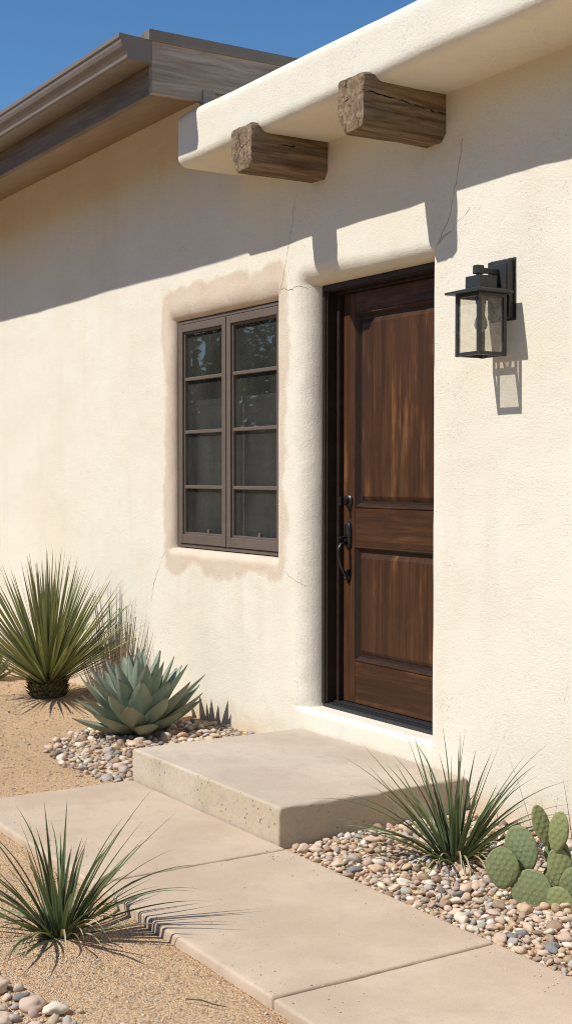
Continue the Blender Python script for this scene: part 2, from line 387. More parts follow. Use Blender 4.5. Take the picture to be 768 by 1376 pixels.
def bull(x, z):
    y = 0.0
    for o, kind in ((DO, 'd'), (WO, 'w')):
        ax = max(o['x0'] - x, x - o['x1'], 0); az = max(o['z0'] - z, z - o['z1'], 0)
        if ax > .2 or az > .2: continue
        wob = 1 + .16 * nz(x * 3, z * 3, 2.2) + .08 * nz(x * 11, z * 11, 5)
        if kind == 'd':
            u = min(1, max(0, (x - o['x0']) / (o['x1'] - o['x0'])))
            rl, rr, rt, rb = .125, .014, .115 - .05 * u, .03
        else: rl, rr, rt, rb = .075, .018, .11, .05
        rx = (rl * wob if x < o['x0'] else rr); rz = (rt * wob if z > o['z1'] else rb * wob)
        s = math.hypot(ax / rx, az / rz)
        if s >= 1: continue
        if ax == 0 and az == 0:
            rr_ = []
            if abs(x - o['x0']) < 1e-6: rr_.append(rl)
            if abs(x - o['x1']) < 1e-6: rr_.append(rr)
            if abs(z - o['z0']) < 1e-6: rr_.append(rb)
            if abs(z - o['z1']) < 1e-6: rr_.append(rt)
            R = max(rr_) if rr_ else 0
        else:
            a2, b2 = (ax / rx) ** 2, (az / rz) ** 2; R = (rx * a2 + rz * b2) / (a2 + b2)
        R = min(R, o['d'] - .004)
        y = max(y, R * (1 - math.sqrt(max(0, 1 - (1 - s) ** 2))))
    return y
wall = MB(); idx = {}; V = []
for j, z in enumerate(zs):
    for i, x in enumerate(xs):
        und = .007 * nz(x * .9, z * .9, 3) + .0035 * nz(x * 3.1, z * 3.1, 8) + .0012 * nz(x * 9, z * 9, 1)
        V.append((x, bull(x, z) - und, z))
W = len(xs); F = []
def inside(o, xc, zc): return o['x0'] < xc < o['x1'] and o['z0'] < zc < o['z1']
for j in range(len(zs) - 1):
    for i in range(W - 1):
        xc = (xs[i] + xs[i + 1]) / 2; zc = (zs[j] + zs[j + 1]) / 2
        if inside(DO, xc, zc) or inside(WO, xc, zc) or (xc > -1.335 and zc > 3.42): continue
        F.append((j * W + i, j * W + i + 1, (j + 1) * W + i + 1, (j + 1) * W + i))
wall.add(V, F)
near = lambda L, v: min(range(len(L)), key=lambda k: abs(L[k] - v))
for o, dep in ((DO, .27), (WO, .16)):      # the reveals
    i0, i1, j0, j1 = near(xs, o['x0']), near(xs, o['x1']), near(zs, o['z0']), near(zs, o['z1'])
    ring = [(i, j0) for i in range(i0, i1)] + [(i1, j) for j in range(j0, j1)] + [(i, j1) for i in range(i1, i0, -1)] + [(i0, j) for j in range(j1, j0, -1)]
    a = [V[j * W + i] for i, j in ring]; n = len(a)
    wall.add(a + [(x, dep, z) for x, y, z in a], [(k, n + k, n + (k + 1) % n, (k + 1) % n) for k in range(n)])
# side, back and flat roof closing the building
wall.add([(-9, 0, -.35), (-9, 7, -.35), (-9, 7, 3.8), (-9, 0, 3.8), (6.6, 0, -.35), (6.6, 7, -.35), (6.6, 7, 3.4), (6.6, 0, 3.4)], [(0, 3, 2, 1), (4, 5, 6, 7), (1, 2, 6, 5)])
wall.add([(-1.335, .02, 3.2), (-1.335, 7, 3.2), (-1.335, 7, 3.80), (-1.335, .02, 3.80)], [(0, 1, 2, 3)])
wall.build('wall', M_wall, house, auto=50)

# parapet: rounded overhanging band
par = MB()
def par_profile(x):
    zb = 3.19 + .03 * sstep(-1.5, 1.2, x) + .006 * nz(x * 1.3, 4); zt = 3.487 + .004 * nz(x * 1.1, 9); yf = -.41 + .008 * nz(x * 1.2, 7)
    r, r2 = .058 + .012 * nz(x * 2, 2), .06; p = [(.03, zb)]
    for k in range(5): p.append((.03 + (yf + r - .03) * (k + 1) / 6, zb))
    for k in range(9): a = PI / 2 * k / 8; p.append((yf + r - r * math.sin(a), zb + r - r * math.cos(a)))
    for k in range(5): p.append((yf, zb + r + (zt - r2 - zb - r) * (k + 1) / 6))
    for k in range(8): a = PI / 2 * k / 7; p.append((yf + r2 - r2 * math.cos(a), zt - r2 + r2 * math.sin(a)))
    p += [(yf + r2 + .1, zt), (.0, zt - .005), (.25, zt - .01), (.30, zt - .06)]; return p
x0 = -1.487; pxs = [x0 + .038 * (1 - math.cos(PI / 2 * k / 7)) for k in range(8)] + smooth_lines([(x0 + .09, 2.6, .03), (2.6, 6.7, .2)])
PV = []; n = len(par_profile(0))
for i, x in enumerate(pxs):
    pr = par_profile(x); cy, cz = -.1, 3.34; e = 0
    if x < x0 + .038: q = (x0 + .038 - x) / .038; e = .038 * (1 - math.sqrt(max(0, 1 - q * q)))
    for y, z in pr:
        dy, dz = cy - y, cz - z; L = math.hypot(dy, dz)
        nn = .005 * nz(x * 2.2, y * 4, z * 4) + .0018 * nz(x * 8, y * 9, z * 9)
        yy = y + (dy / L) * (e + nn) if y < 0 else y
        PV.append((x, yy, z + (dz / L) * (e + nn)))
PF = [(i * n + k, (i + 1) * n + k, (i + 1) * n + k + 1, i * n + k + 1) for i in range(len(pxs) - 1) for k in range(n - 1)]
PF.append(tuple(range(n)))
par.add(PV, PF)
par.add([(-1.4, .2, 3.44), (6.7, .2, 3.44), (6.7, 7, 3.44), (-1.4, 7, 3.44)], [(0, 1, 2, 3)])
par.build('parapet', M_st, house, auto=60)

# roof beams poking out under the parapet
for bi, (bx0, bx1, zb, zt) in enumerate(((-.808, -.607, 3.018, 3.243), (.137, .338, 3.005, 3.25))):
    b = MB(); ch = .062; ys = smooth_lines([(-.452, .05, .02)])
    sec = []
    def ln(a, c, m): return [(a[0] + (c[0] - a[0]) * k / m, a[1] + (c[1] - a[1]) * k / m) for k in range(m)]
    cor = [(bx0 + ch * .9, zb), (bx1 - ch * .5, zb), (bx1, zb + ch * .55), (bx1 + .002, zt - .012), (bx1 - .014, zt), (bx0 + .014, zt), (bx0, zt - .014), (bx0 - .002, zb + ch * 1.3)]
    for k in range(8): sec += ln(cor[k], cor[(k + 1) % 8], 8 if k in (0, 2, 4, 6) else 3)
    cx, cz = (bx0 + bx1) / 2, (zb + zt) / 2; m = len(sec); vs = []
    for i, y in enumerate(ys):
        for (x, z) in sec:
            d = .0042 * nz(x * 20, y * 3, z * 20) + .0018 * nz(x * 60, y * 9, z * 60); s = 1 + d / .1
            if i == 0: s *= .965
            vs.append((cx + (x - cx) * s, y + (.006 * nz(x * 30, z * 30) if i < 2 else 0), cz + (z - cz) * s))
    fs = [(i * m + k, i * m + (k + 1) % m, (i + 1) * m + (k + 1) % m, (i + 1) * m + k) for i in range(len(ys) - 1) for k in range(m)]
    # end face as rings so that it can be chipped
    o = len(vs); rings = 6
    for r in range(1, rings + 1):
        s = .965 * (1 - r / (rings + .4))
        for (x, z) in sec: vs.append((cx + (x - cx) * s, ys[0] - .004 + .003 * nz(x * s * 40, z * s * 40, 3 + bi), cz + (z - cz) * s))
    prev = 0
    for r in range(rings):
        cur = o + r * m
        fs += [(prev + (k + 1) % m, prev + k, cur + k, cur + (k + 1) % m) for k in range(m)]; prev = cur
    fs.append(tuple(prev + k for k in range(m)))
    b.add(vs, fs)
    ob = b.build('roof_beam', M_beam[bi], house, auto=40)
    ob['label'] = ('weathered square beam end on the left, under the parapet', 'weathered square beam with a long split, above the right side of the door')[bi]

# eave on the left
XE = -1.319
roof = bpy.data.objects.new('roof', None); COL.objects.link(roof); roof.parent = house
f = MB(); box(f, -9.2, XE - .035, -.639, -.601, 3.525, 3.80, .004); f.build('fascia', M_fascia, roof)
f = MB(); extrude_x(f, [(-.60, 3.538), (.02, 3.742), (.02, 3.76), (-.60, 3.556)], -9.2, XE - .036); f.build('soffit', M_soffit, roof)
f = MB(); rp = [(-.643, 3.525), (-.30, 3.525), (-.27, 3.585), (5.0, 3.585), (5.0, 3.80), (-.643, 3.80)]; extrude_x(f, rp, XE - .034, XE); f.build('rake_board', M_rake, roof)
f = MB(); box(f, XE - .03, XE + .012, -.34, -.262, 3.50, 3.585, .005); f.build('block', M_rake, roof)
f = MB(); box(f, -9.2, XE - .046, -.66, 5.0, 3.805, 3.853, .004)
for k in range(10): box(f, XE - .2, XE + .01, .55 + k * .3, .80 + k * .3, 3.852, 3.862, .002)
f.build('roofing', M_shing, roof)
f = MB(); box(f, XE - .045, XE + .014, -.665, 5.0, 3.797, 3.857, .004); f.build('drip_edge', M_drip, roof)
gp = [(-.645, 3.80), (-.645, 3.679), (-.775, 3.681), (-.785, 3.690), (-.787, 3.706), (-.797, 3.722), (-.814, 3.744), (-.822, 3.764), (-.824, 3.782), (-.832, 3.787), (-.832, 3.808), (-.818, 3.808), (-.812, 3.79), (-.66, 3.785), (-.655, 3.80)]
f = MB(); extrude_x(f, gp, -9.2, XE - .004)
g = f.build('gutter', M_gut, roof)
f = MB(); extrude_x(f, [(y * 1.0 - .0015, z + .0008) for y, z in gp[:11]], XE - .003, XE + .003); f.build('gutter_end_cap', M_gut, roof)

# window
win = MB(); y0, y1 = .05, .12
wx0, wx1, wz0, wz1 = -2.344, -1.10, 1.049, 2.455
for a in ((wx0, wx0 + .02, wz0, wz1), (wx1 - .02, wx1, wz0, wz1)): box(win, a[0], a[1], y0, y1, a[2], a[3], .003)
for a in ((wz0, wz0 + .022), (wz1 - .02, wz1)): box(win, wx0 + .02, wx1 - .02, y0 + .001, y1, a[0], a[1], .003)
window = win.build('window', M_win, house)
mid = (wx0 + wx1) / 2 - .008
for si, (sx0, sx1) in enumerate(((wx0 + .023, mid - .004), (mid + .006, wx1 - .023))):
    s = MB(); z0, z1 = wz0 + .025, wz1 - .024; fw = .046; ya, yb = .040, .085
    box(s, sx0, sx0 + fw, ya, yb, z0, z1, .004); box(s, sx1 - fw, sx1, ya, yb, z0, z1, .004)
    box(s, sx0 + fw, sx1 - fw, ya + .001, yb, z0, z0 + fw + .012, .004); box(s, sx0 + fw, sx1 - fw, ya + .001, yb, z1 - fw, z1, .004)
    gx0, gx1, gz0, gz1 = sx0 + fw, sx1 - fw, z0 + fw + .012, z1 - fw       # inner glazing bead
    for a in ((gx0, gx0 + .012, gz0, gz1), (gx1 - .012, gx1, gz0, gz1)): box(s, a[0], a[1], ya + .014, yb, a[2], a[3], .002)
    for a in ((gz0, gz0 + .012), (gz1 - .012, gz1)): box(s, gx0 + .012, gx1 - .012, ya + .0145, yb, a[0], a[1], .002)
    s.build('sash', M_win, window)
    for mz in (2.092, 1.765, 1.425):
        mt = MB(); box(mt, gx0 + .0125, gx1 - .0125, ya + .012, yb - .004, mz - .0105, mz + .0105, .004); mt.build('muntin', M_win, window)
    gl = MB(); gl.add([(gx0, .072, gz0), (gx1, .072, gz0), (gx1, .072, gz1), (gx0, .072, gz1)], [(0, 1, 2, 3)]); gl.build('pane', M_pane, window)
    k = MB(); xm = gx0 + .3; box(k, xm - .02, xm + .005, .060, .0705, gz0 + .012, gz0 + .035, .002); k.build('latch', M_win, window)
bl = MB(); box(bl, wx0 + .04, wx1 - .04, .150, .152, 1.06, 1.93); box(bl, wx0 + .04, wx1 - .04, .14, .162, 1.93, 1.965, .004)
bl.build('blind', M_fab, window)
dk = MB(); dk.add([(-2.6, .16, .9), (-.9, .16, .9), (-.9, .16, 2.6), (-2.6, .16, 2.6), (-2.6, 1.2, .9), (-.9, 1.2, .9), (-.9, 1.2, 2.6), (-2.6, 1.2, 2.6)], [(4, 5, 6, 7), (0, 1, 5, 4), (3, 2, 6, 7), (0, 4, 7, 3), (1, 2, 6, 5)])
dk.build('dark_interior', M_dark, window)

# door
fr = MB()
for a, b in ((-.806, -.772), (.216, .251)):
    box(fr, a, b, .112, .26, .292, 2.499, .003)
box(fr, -.812, -.785, .104, .111, .28, 2.499, .002); box(fr, -.785, .22, .104, .111, 2.472, 2.501, .002)
box(fr, -.772, .216, .113, .26, 2.466, 2.499, .003)
box(fr, -.772, -.742, .165, .262, .292, 2.465, .003); box(fr, .205, .216, .165, .262, .292, 2.465, .003); box(fr, -.742, .205, .166, .262, 2.452, 2.4655, .002)
fr.build('door_frame', M_jamb, house)
th = MB(); box(th, -.806, .251, .108, .26, .264, .284, .004); box(th, -.77, .215, .15, .26, .284, .296, .003); box(th, -.77, .215, .126, .134, .284, .290, .002)
th.build('threshold', M_thr, house)
dm = MB(); DY = .19; dx0, dx1, dz0, dz1 = -.733, .20, .30, 2.45
box(dm, dx0 + .003, dx1 - .003, .214, .245, dz0 + .003, dz1 - .003, 0)
px0, px1 = -.628, .095
box(dm, dx0, px0, DY, .2135, dz0, dz1, .003); box(dm, px1, dx1, DY, .2135, dz0, dz1, .003)
rails = ((2.345, dz1), (1.128, 1.328), (dz0, .522))
for a, b in rails: box(dm, px0 + .0006, px1 - .0006, DY + .0005, .2135, a, b, .002, mi=1)
panels = []
for za, zb in ((1.328, 2.345), (.522, 1.128)):
    m_ = .024   # moulding slope around the panel
    for (A, B, C_, D_, mi) in (((px0, za), (px0, zb), (px0 + m_, zb - m_), (px0 + m_, za + m_), 0), ((px1, zb), (px1, za), (px1 - m_, za + m_), (px1 - m_, zb - m_), 0),
                              ((px0, zb), (px1, zb), (px1 - m_, zb - m_), (px0 + m_, zb - m_), 1), ((px1, za), (px0, za), (px0 + m_, za + m_), (px1 - m_, za + m_), 1)):
        def lerp(P, Q, t): return (P[0] + (Q[0] - P[0]) * t, P[1] + (Q[1] - P[1]) * t)
        st = [(0, DY + .001), (.12, DY - .005), (.3, DY - .006), (.45, DY + .001), (.75, DY + .010), (1, DY + .0185)]
        vs = []
        for t_, y in st:
            p, q = lerp(A, D_, t_), lerp(B, C_, t_); vs += [(p[0], y, p[1]), (q[0], y, q[1])]
        dm.add(vs, [(2 * k, 2 * k + 1, 2 * k + 3, 2 * k + 2) for k in range(3)], mi=mi)
        dm.add(vs, [(2 * k, 2 * k + 1, 2 * k + 3, 2 * k + 2) for k in range(3, len(st) - 1)], mi=2)
    panels.append((px0 + m_, px1 - m_, za + m_, zb - m_))
door = dm.build('door', [M_doorv, M_doorh, M_jamb], house)
for a, b, c, d in panels:
    p = MB(); e = .012; g = .034; vs = []
    for ins, y in ((0, DY + .018), (e, DY + .018), (e + .006, DY + .014), (g, DY + .004), (g + .004, DY + .002)):
        vs += [(a + ins, y, c + ins), (b - ins, y, c + ins), (b - ins, y, d - ins), (a + ins, y, d - ins)]
    fs = [(4 * k + i, 4 * k + (i + 1) % 4, 4 * k + 4 + (i + 1) % 4, 4 * k + 4 + i) for k in range(1, 4) for i in range(4)] + [(16, 17, 18, 19)]
    p.add(vs, fs); p.add(vs, [(i, (i + 1) % 4, 4 + (i + 1) % 4, 4 + i) for i in range(4)], mi=1); p.build('panel', [M_doorv, M_jamb], door)
hx = -.682
db = MB(); lathe(db, (hx, DY, 1.362), [(.034, 0), (.034, .008), (.028, .014), (.021, .016), (.021, .034), (.017, .04), (.001, .042)], 'y', 24)
box(db, hx - .007, hx + .007, DY - .062, DY - .038, 1.340, 1.384, .004); db.build('deadbolt', M_black, door, auto=40)
hs = MB()
ol = [(-.026, 1.145), (-.026, 1.225), (-.018, 1.245), (0, 1.252), (.018, 1.245), (.026, 1.225), (.026, 1.145), (.018, 1.118), (0, 1.108), (-.018, 1.118)]
n = len(ol); vs = [(hx + x, DY, z) for x, z in ol] + [(hx + x, DY - .012, z) for x, z in ol] + [(hx + x * .8, DY - .017, 1.18 + (z - 1.18) * .9) for x, z in ol]
hs.add(vs, [(k, (k + 1) % n, n + (k + 1) % n, n + k) for k in range(n)] + [(n + k, n + (k + 1) % n, 2 * n + (k + 1) % n, 2 * n + k) for k in range(n)] + [tuple(range(2 * n, 3 * n))])
tube(hs, [(hx, DY - .012, 1.135), (hx, DY - .03, 1.142), (hx, DY - .052, 1.135), (hx, DY - .066, 1.112), (hx, DY - .068, 1.085), (hx, DY - .062, 1.05), (hx, DY - .05, 1.015), (hx, DY - .034, .985), (hx, DY - .018, .965), (hx, DY - .028, .948)],
     [.010, .011, .012, .0125, .0125, .0115, .0105, .010, .009, .005], 12, sq=.8)
tube(hs, [(hx, DY - .010, 1.172), (hx, DY - .03, 1.171), (hx, DY - .05, 1.166), (hx, DY - .06, 1.17)], [.006, .007, .009, .007], 10)
lathe(hs, (hx, DY, .962), [(.016, 0), (.016, .006), (.010, .016), (.001, .018)], 'y', 16)
tube(hs, [(hx, DY - .006, 1.0), (hx, DY - .010, .975), (hx, DY - .010, .95), (hx, DY - .006, .925)], [.008, .014, .013, .004], 12, sq=.7)
hs.build('handle', M_black, door, auto=40)

# ------------------------------------------------------------------ wall lantern
lx, ly = .7315, -.1265; LZ0, LZ1 = 2.0, 2.265; hw = .0765
lan = thing('wall_lantern', 'dark bronze square wall lantern with clear bulb mounted right of the front door', 'lamp', (lx, 0, 2.29))
lo = (lx, 0, 2.29)
m = MB(); box(m, .662, .80, -.030, -.004, 2.165, 2.412, .004); box(m, .676, .786, -.036, -.0305, 2.180, 2.398, .003); box(m, .650, .812, -.0038, .004, 2.155, 2.42, .001)
m.build('backplate', M_iron, lan, off=lo)
m = MB(); box(m, .753, .763, -.043, -.0365, 2.265, 2.275, .002); m.build('screw', M_black, lan, off=lo)
m = MB(); box(m, lx - .012, lx + .012, -.150, -.0365, 2.352, 2.374, .003); box(m, lx - .016, lx + .016, -.160, -.122, 2.346, 2.384, .004)
vs = [(lx - .009, -.06, 2.352), (lx - .009, -.037, 2.352), (lx - .009, -.037, 2.27), (lx - .009, -.048, 2.27)]
m.add(vs + [(x + .018, y, z) for x, y, z in vs], [(0, 1, 2, 3), (7, 6, 5, 4), (0, 4, 5, 1), (1, 5, 6, 2), (2, 6, 7, 3), (3, 7, 4, 0)])
lathe(m, (lx, ly - .012, 2.335), [(.012, 0), (.012, .012)], 'z', 12)
m.build('arm', M_iron, lan, off=lo)
m = MB(); box(m, lx - .047, lx + .047, ly - .047, ly + .047, 2.287, 2.338, .003)
e = .108
def sq(h, z): return [(lx - h, ly - h, z), (lx + h, ly - h, z), (lx + h, ly + h, z), (lx - h, ly + h, z)]
def ly_clip(P): return [(x, min(y, -.040), z) for x, y, z in P]
vs = ly_clip(sq(e - .004, 2.262)) + ly_clip(sq(e, 2.262)) + ly_clip(sq(e, 2.272)) + ly_clip(sq(.05, 2.2875))
m.add(vs, [(3, 2, 1, 0)] + [(4 * k + i, 4 * k + (i + 1) % 4, 4 * k + 4 + (i + 1) % 4, 4 * k + 4 + i) for k in range(3) for i in range(4)] + [(12, 13, 14, 15)])
m.build('cap', M_iron, lan, off=lo)
m = MB(); pw = .016
for sx in (-1, 1):
    for sy in (-1, 1):
        a, b = lx + sx * hw, ly + sy * hw
        box(m, min(a, a - sx * pw), max(a, a - sx * pw), min(b, b - sy * pw), max(b, b - sy * pw), LZ0, 2.2615, .0015)
for sgn in (-1, 1):
    for z in (LZ0 + .001, 2.246):
        a = lx + sgn * hw; b = ly + sgn * hw
        box(m, min(a, a - sgn * .014), max(a, a - sgn * .014), ly - hw + pw, ly + hw - pw, z, z + .015, .001)
        box(m, lx - hw + pw, lx + hw - pw, min(b, b - sgn * .014), max(b, b - sgn * .014), z, z + .015, .001)
m.build('frame', M_iron, lan, off=lo)
gi = hw - .008
for (A, B) in (((-gi, -gi), (gi, -gi)), ((gi, -gi), (gi, gi)), ((gi, gi), (-gi, gi)), ((-gi, gi), (-gi, -gi))):
    m = MB(); m.add([(lx + A[0], ly + A[1], LZ0 + .014), (lx + B[0], ly + B[1], LZ0 + .014), (lx + B[0], ly + B[1], 2.248), (lx + A[0], ly + A[1], 2.248)], [(0, 1, 2, 3)])
    m.build('glass_pane', M_lglass, lan, off=lo)
m = MB(); lathe(m, (lx, ly, 2.19), [(.019, 0), (.019, .03), (.022, .032), (.022, .0715)], 'z', 18); m.build('socket', M_iron, lan, off=lo, auto=40)
m = MB(); lathe(m, (lx, ly, 2.105), [(.001, 0), (.014, .003), (.024, .013), (.028, .027), (.027, .04), (.022, .056), (.016, .072), (.0145, .086)], 'z', 24); m.build('bulb', M_bulb, lan, off=lo, smooth=True)

# ------------------------------------------------------------------ path, step, ground
def rough_box(mb, b, bev, st, amp, seed=0, chip=0.0):
    (xa, xb), (ya, yb), (za, zb) = b; V_ = {}; vs = []; fs = []
    def lines(a, c):
        n_ = max(2, round((c - a) / st)); L = [a + (c - a) * k / n_ for k in range(n_ + 1)]
        e_ = [a + bev * q for q in (.3, .65, 1)] + [c - bev * q for q in (.3, .65, 1)]
        return sorted(set(round(v, 5) for v in L if v in (a, c) or (v > a + bev * 1.4 and v < c - bev * 1.4)) | set(round(v, 5) for v in e_) | {round(a, 5), round(c, 5)})
    X, Y_, Z_ = lines(xa, xb), lines(ya, yb), lines(za, zb)
    def vid(p):
        k = (round(p[0], 5), round(p[1], 5), round(p[2], 5))
        if k in V_: return V_[k]
        bb = bev * (1 + chip * max(0, nz(p[0] * 9 + seed, p[1] * 9, p[2] * 9) + .6 * nz(p[0] * 28, p[1] * 28 + seed, p[2] * 28)))
        c = Vector((min(max(p[0], xa + bb), xb - bb), min(max(p[1], ya + bb), yb - bb), min(max(p[2], za + bb), zb - bb))); d = Vector(p) - c
        if d.length > 1e-9:
            d.normalize(); q = c + d * (bb + amp * (nz(p[0] * 4 + seed, p[1] * 4, p[2] * 4) + .5 * nz(p[0] * 22, p[1] * 22, p[2] * 22 + seed)))
        else: q = Vector(p)
        V_[k] = len(vs); vs.append(q); return V_[k]
    for (A, B, f_) in ((X, Y_, lambda a, c: (a, c, zb)), (X, Z_, lambda a, c: (a, ya, c)), (Y_, Z_, lambda a, c: (xa, a, c)), (Y_, Z_, lambda a, c: (xb, a, c)), (X, Z_, lambda a, c: (a, yb, c))):
        flip = f_(0, 0)[1] == yb or f_(0, 0)[0] == xa
        for i in range(len(A) - 1):
            for j in range(len(B) - 1):
                q = [vid(f_(A[i], B[j])), vid(f_(A[i + 1], B[j])), vid(f_(A[i + 1], B[j + 1])), vid(f_(A[i], B[j + 1]))]
                fs.append(tuple(q[::-1] if flip else q))
    mb.add(vs, fs)
pm = MB()
for a, b in ((-.83, .574), (.586, 1.824), (1.836, 3.10), (3.112, 4.4)):
    rough_box(pm, ((a, b), (-1.84 + .006 * nz(a, 1), -1.0), (-.10, 0)), .010, .025, .0016, a, .9)
box(pm, -.82, 4.39, -1.83, -1.01, -.10, -.012)
tag(pm.build('path', M_path, auto=60), kind='structure')

st = MB(); rough_box(st, ((-.845, .515), (-.995, -.004), (-.08, .152)), .010, .016, .003, 3, 1.7)
bm = bmesh.new()
stp = thing('concrete_step', 'low wide concrete step with pitted front below the brown door', 'step', (-.16, -.5, 0))
o_ = st.build('slab', M_step, stp, off=(-.16, -.5, 0), smooth=True)

def gz(x, y):
    """height of the loose ground"""
    z = -.035 + .010 * nz(x * 1.7, y * 1.7, 4) + .006 * nz(x * 6, y * 6, 2) + .0022 * nz(x * 19, y * 19, 6)
    if y < -1.84: z = min(z, -.028 - .01 * sstep(-1.9, -1.84, y)) if x > -.83 else z
    if x < -.8: z += .012 * sstep(-.8, -1.4, x) + .05 * sstep(-1.0, 0, y) * sstep(-4.5, -1.5, x)
    if x < -2.5 and y > -1: z += .03 * math.exp(-((x + 3.2) ** 2 + (y + .47) ** 2) / .3)
    if x > .5 and y > -1.0: z += .012 + .022 * sstep(-1.0, -.5, y)
    if x > .9 and -2.9 < y < -2.1: z += .02 * math.exp(-((x - 1.0) ** 2 + (y + 2.25) ** 2) / .12)
    return z
def gz_full(x, y):
    d = min(x + .82, 4.39 - x, y + 1.83, -1.01 - y)          # under the path
    e = min(x + .83, .50 - x, y + .98, .3 - y)               # under the step
    z = gz(x, y)
    for q in (d, e):
        if q > 0: z = min(z, -.09)
    return z if y < .05 else -.06
gx = smooth_lines([(-90, -12, 13), (-12, -5.5, .3), (-5.5, -.9, .04), (-.9, .0, .03), (.0, 2.4, .016), (2.4, 5, .1), (5, 12, .5), (12, 90, 13)])
gy = smooth_lines([(-90, -12, 13), (-12, -3.4, .3), (-3.4, -2.8, .05), (-2.8, -1.8, .016), (-1.8, -1.03, .05), (-1.03, .04, .03), (.04, 8, 1), (8, 90, 13)])
gm = MB(); Wg = len(gx)
gm.add([(x, y, gz_full(x, y)) for y in gy for x in gx], [(j * Wg + i, j * Wg + i + 1, (j + 1) * Wg + i + 1, (j + 1) * Wg + i) for j in range(len(gy) - 1) for i in range(Wg - 1)])
tag(gm.build('ground', M_sand, smooth=True), kind='structure')

# ------------------------------------------------------------------ pebbles and gravel
def ico(sub):
    bm = bmesh.new(); bmesh.ops.create_icosphere(bm, subdivisions=sub, radius=1); bm.verts.index_update()
    v = np.array([x.co[:] for x in bm.verts]); f = np.array([[a.index for a in q.verts] for q in bm.faces]); bm.free(); return v, f
def pebble_shapes(sub, n, amp=.36):
    v0, f0 = ico(sub); out = []
    for k in range(n):
        v = v0.copy(); sx, sy, szz = 1, random.uniform(.62, .92), random.uniform(.42, .7)
        for i in range(len(v)):
            d = 1 + amp * nz(v[i, 0] * 1.1 + k * 7, v[i, 1] * 1.1, v[i, 2] * 1.1) + amp * .35 * nz(v[i, 0] * 2.6, v[i, 1] * 2.6 + k * 5, v[i, 2] * 2.6)
            v[i] *= d
        out.append(v * np.array([sx, sy, szz]))
    return out, f0
PEB2, PF2 = pebble_shapes(2, 10); PEB3, PF3 = pebble_shapes(3, 10)
CT = dict(tan=(.60, .46, .34), pink=(.58, .42, .315), cream=(.69, .60, .48), ochre=(.57, .41, .265), grey=(.42, .37, .32), slate=(.225, .22, .22), brown=(.36, .25, .17))
CN = list(CT)
MS = {k: stone_mat('stone_' + k, v) for k, v in CT.items()}
def rotm(a, tx, ty):
    ca, sa = math.cos(a), math.sin(a); R1 = np.array([[ca, -sa, 0], [sa, ca, 0], [0, 0, 1]])
    cx, s_x = math.cos(tx), math.sin(tx); cy, s_y = math.cos(ty), math.sin(ty)
    return R1 @ np.array([[1, 0, 0], [0, cx, -s_x], [0, s_x, cx]]) @ np.array([[cy, 0, s_y], [0, 1, 0], [-s_y, 0, cy]])
def scatter(region, specs, overlap, start=None, weights=None):
    cell = .06; H = {}; out = list(start or [])
    for p in out: H.setdefault((int(p[0] // cell), int(p[1] // cell)), []).append(p)
    (xa, xb, ya, yb), test = region
    for cnt, ra, rb in specs:
        for _ in range(cnt):
            for tr in range(12):
                x, y, r = random.uniform(xa, xb), random.uniform(ya, yb), random.uniform(ra, rb)
                if not test(x, y, r): continue
                ci, cj = int(x // cell), int(y // cell); ok = True
                for a in (-1, 0, 1):
                    for b in (-1, 0, 1):
                        for q in H.get((ci + a, cj + b), ()):
                            if (q[0] - x) ** 2 + (q[1] - y) ** 2 < (overlap * (q[2] + r)) ** 2: ok = False; break
                        if not ok: break
                    if not ok: break
                if ok:
                    p = (x, y, r, random.choices(CN, weights)[0]); out.append(p); H.setdefault((ci, cj), []).append(p); break
    return out
def in_poly(x, y, P):
    c = False; j = len(P) - 1
    for i in range(len(P)):
        if (P[i][1] > y) != (P[j][1] > y) and x < (P[j][0] - P[i][0]) * (y - P[i][1]) / (P[j][1] - P[i][1]) + P[i][0]: c = not c
        j = i
    return c
def gravel_mesh(name, stones, lift=.55, low=False):
    vs, fs, cs = [], [], []; o = 0
    for x, y, r, cn in stones:
        s = random.randrange(10); v = (PEB2 if not low else GR)[s if not low else s % len(GR)]; R = rotm(random.uniform(0, 6.3), random.gauss(0, .3), random.gauss(0, .3))
        w = (v * r) @ R.T + np.array([x, y, gz(x, y) + r * lift * random.uniform(.6, 1.2)])
        vs.append(w); fs.append((PF2 if not low else GF) + o); o += len(v)
        c = np.array(CT[cn]) * random.uniform(.75, 1.2) * np.array([1, random.uniform(.95, 1.05), random.uniform(.92, 1.08)]); cs.append(np.tile(c, (len(v), 1)))
    vs = np.concatenate(vs); fs = np.concatenate(fs); cs = np.concatenate(cs)
    me = bpy.data.meshes.new(name); me.vertices.add(len(vs)); me.vertices.foreach_set('co', vs.astype(np.float32).ravel())
    me.loops.add(fs.size); me.loops.foreach_set('vertex_index', fs.ravel().astype(np.int32)); me.polygons.add(len(fs))
    me.polygons.foreach_set('loop_start', np.arange(0, fs.size, 3, dtype=np.int32)); me.polygons.foreach_set('loop_total', np.full(len(fs), 3, dtype=np.int32))
    me.update(calc_edges=True); me.polygons.foreach_set('use_smooth', [True] * len(fs)); me.materials.append(M_grit)
    a = me.attributes.new('Col', 'FLOAT_COLOR', 'POINT'); arr = np.ones((len(vs), 4), np.float32); arr[:, :3] = cs; a.data.foreach_set('color', arr.ravel())
    ob = bpy.data.objects.new(name, me); COL.objects.link(ob); return ob
PMESH = {}
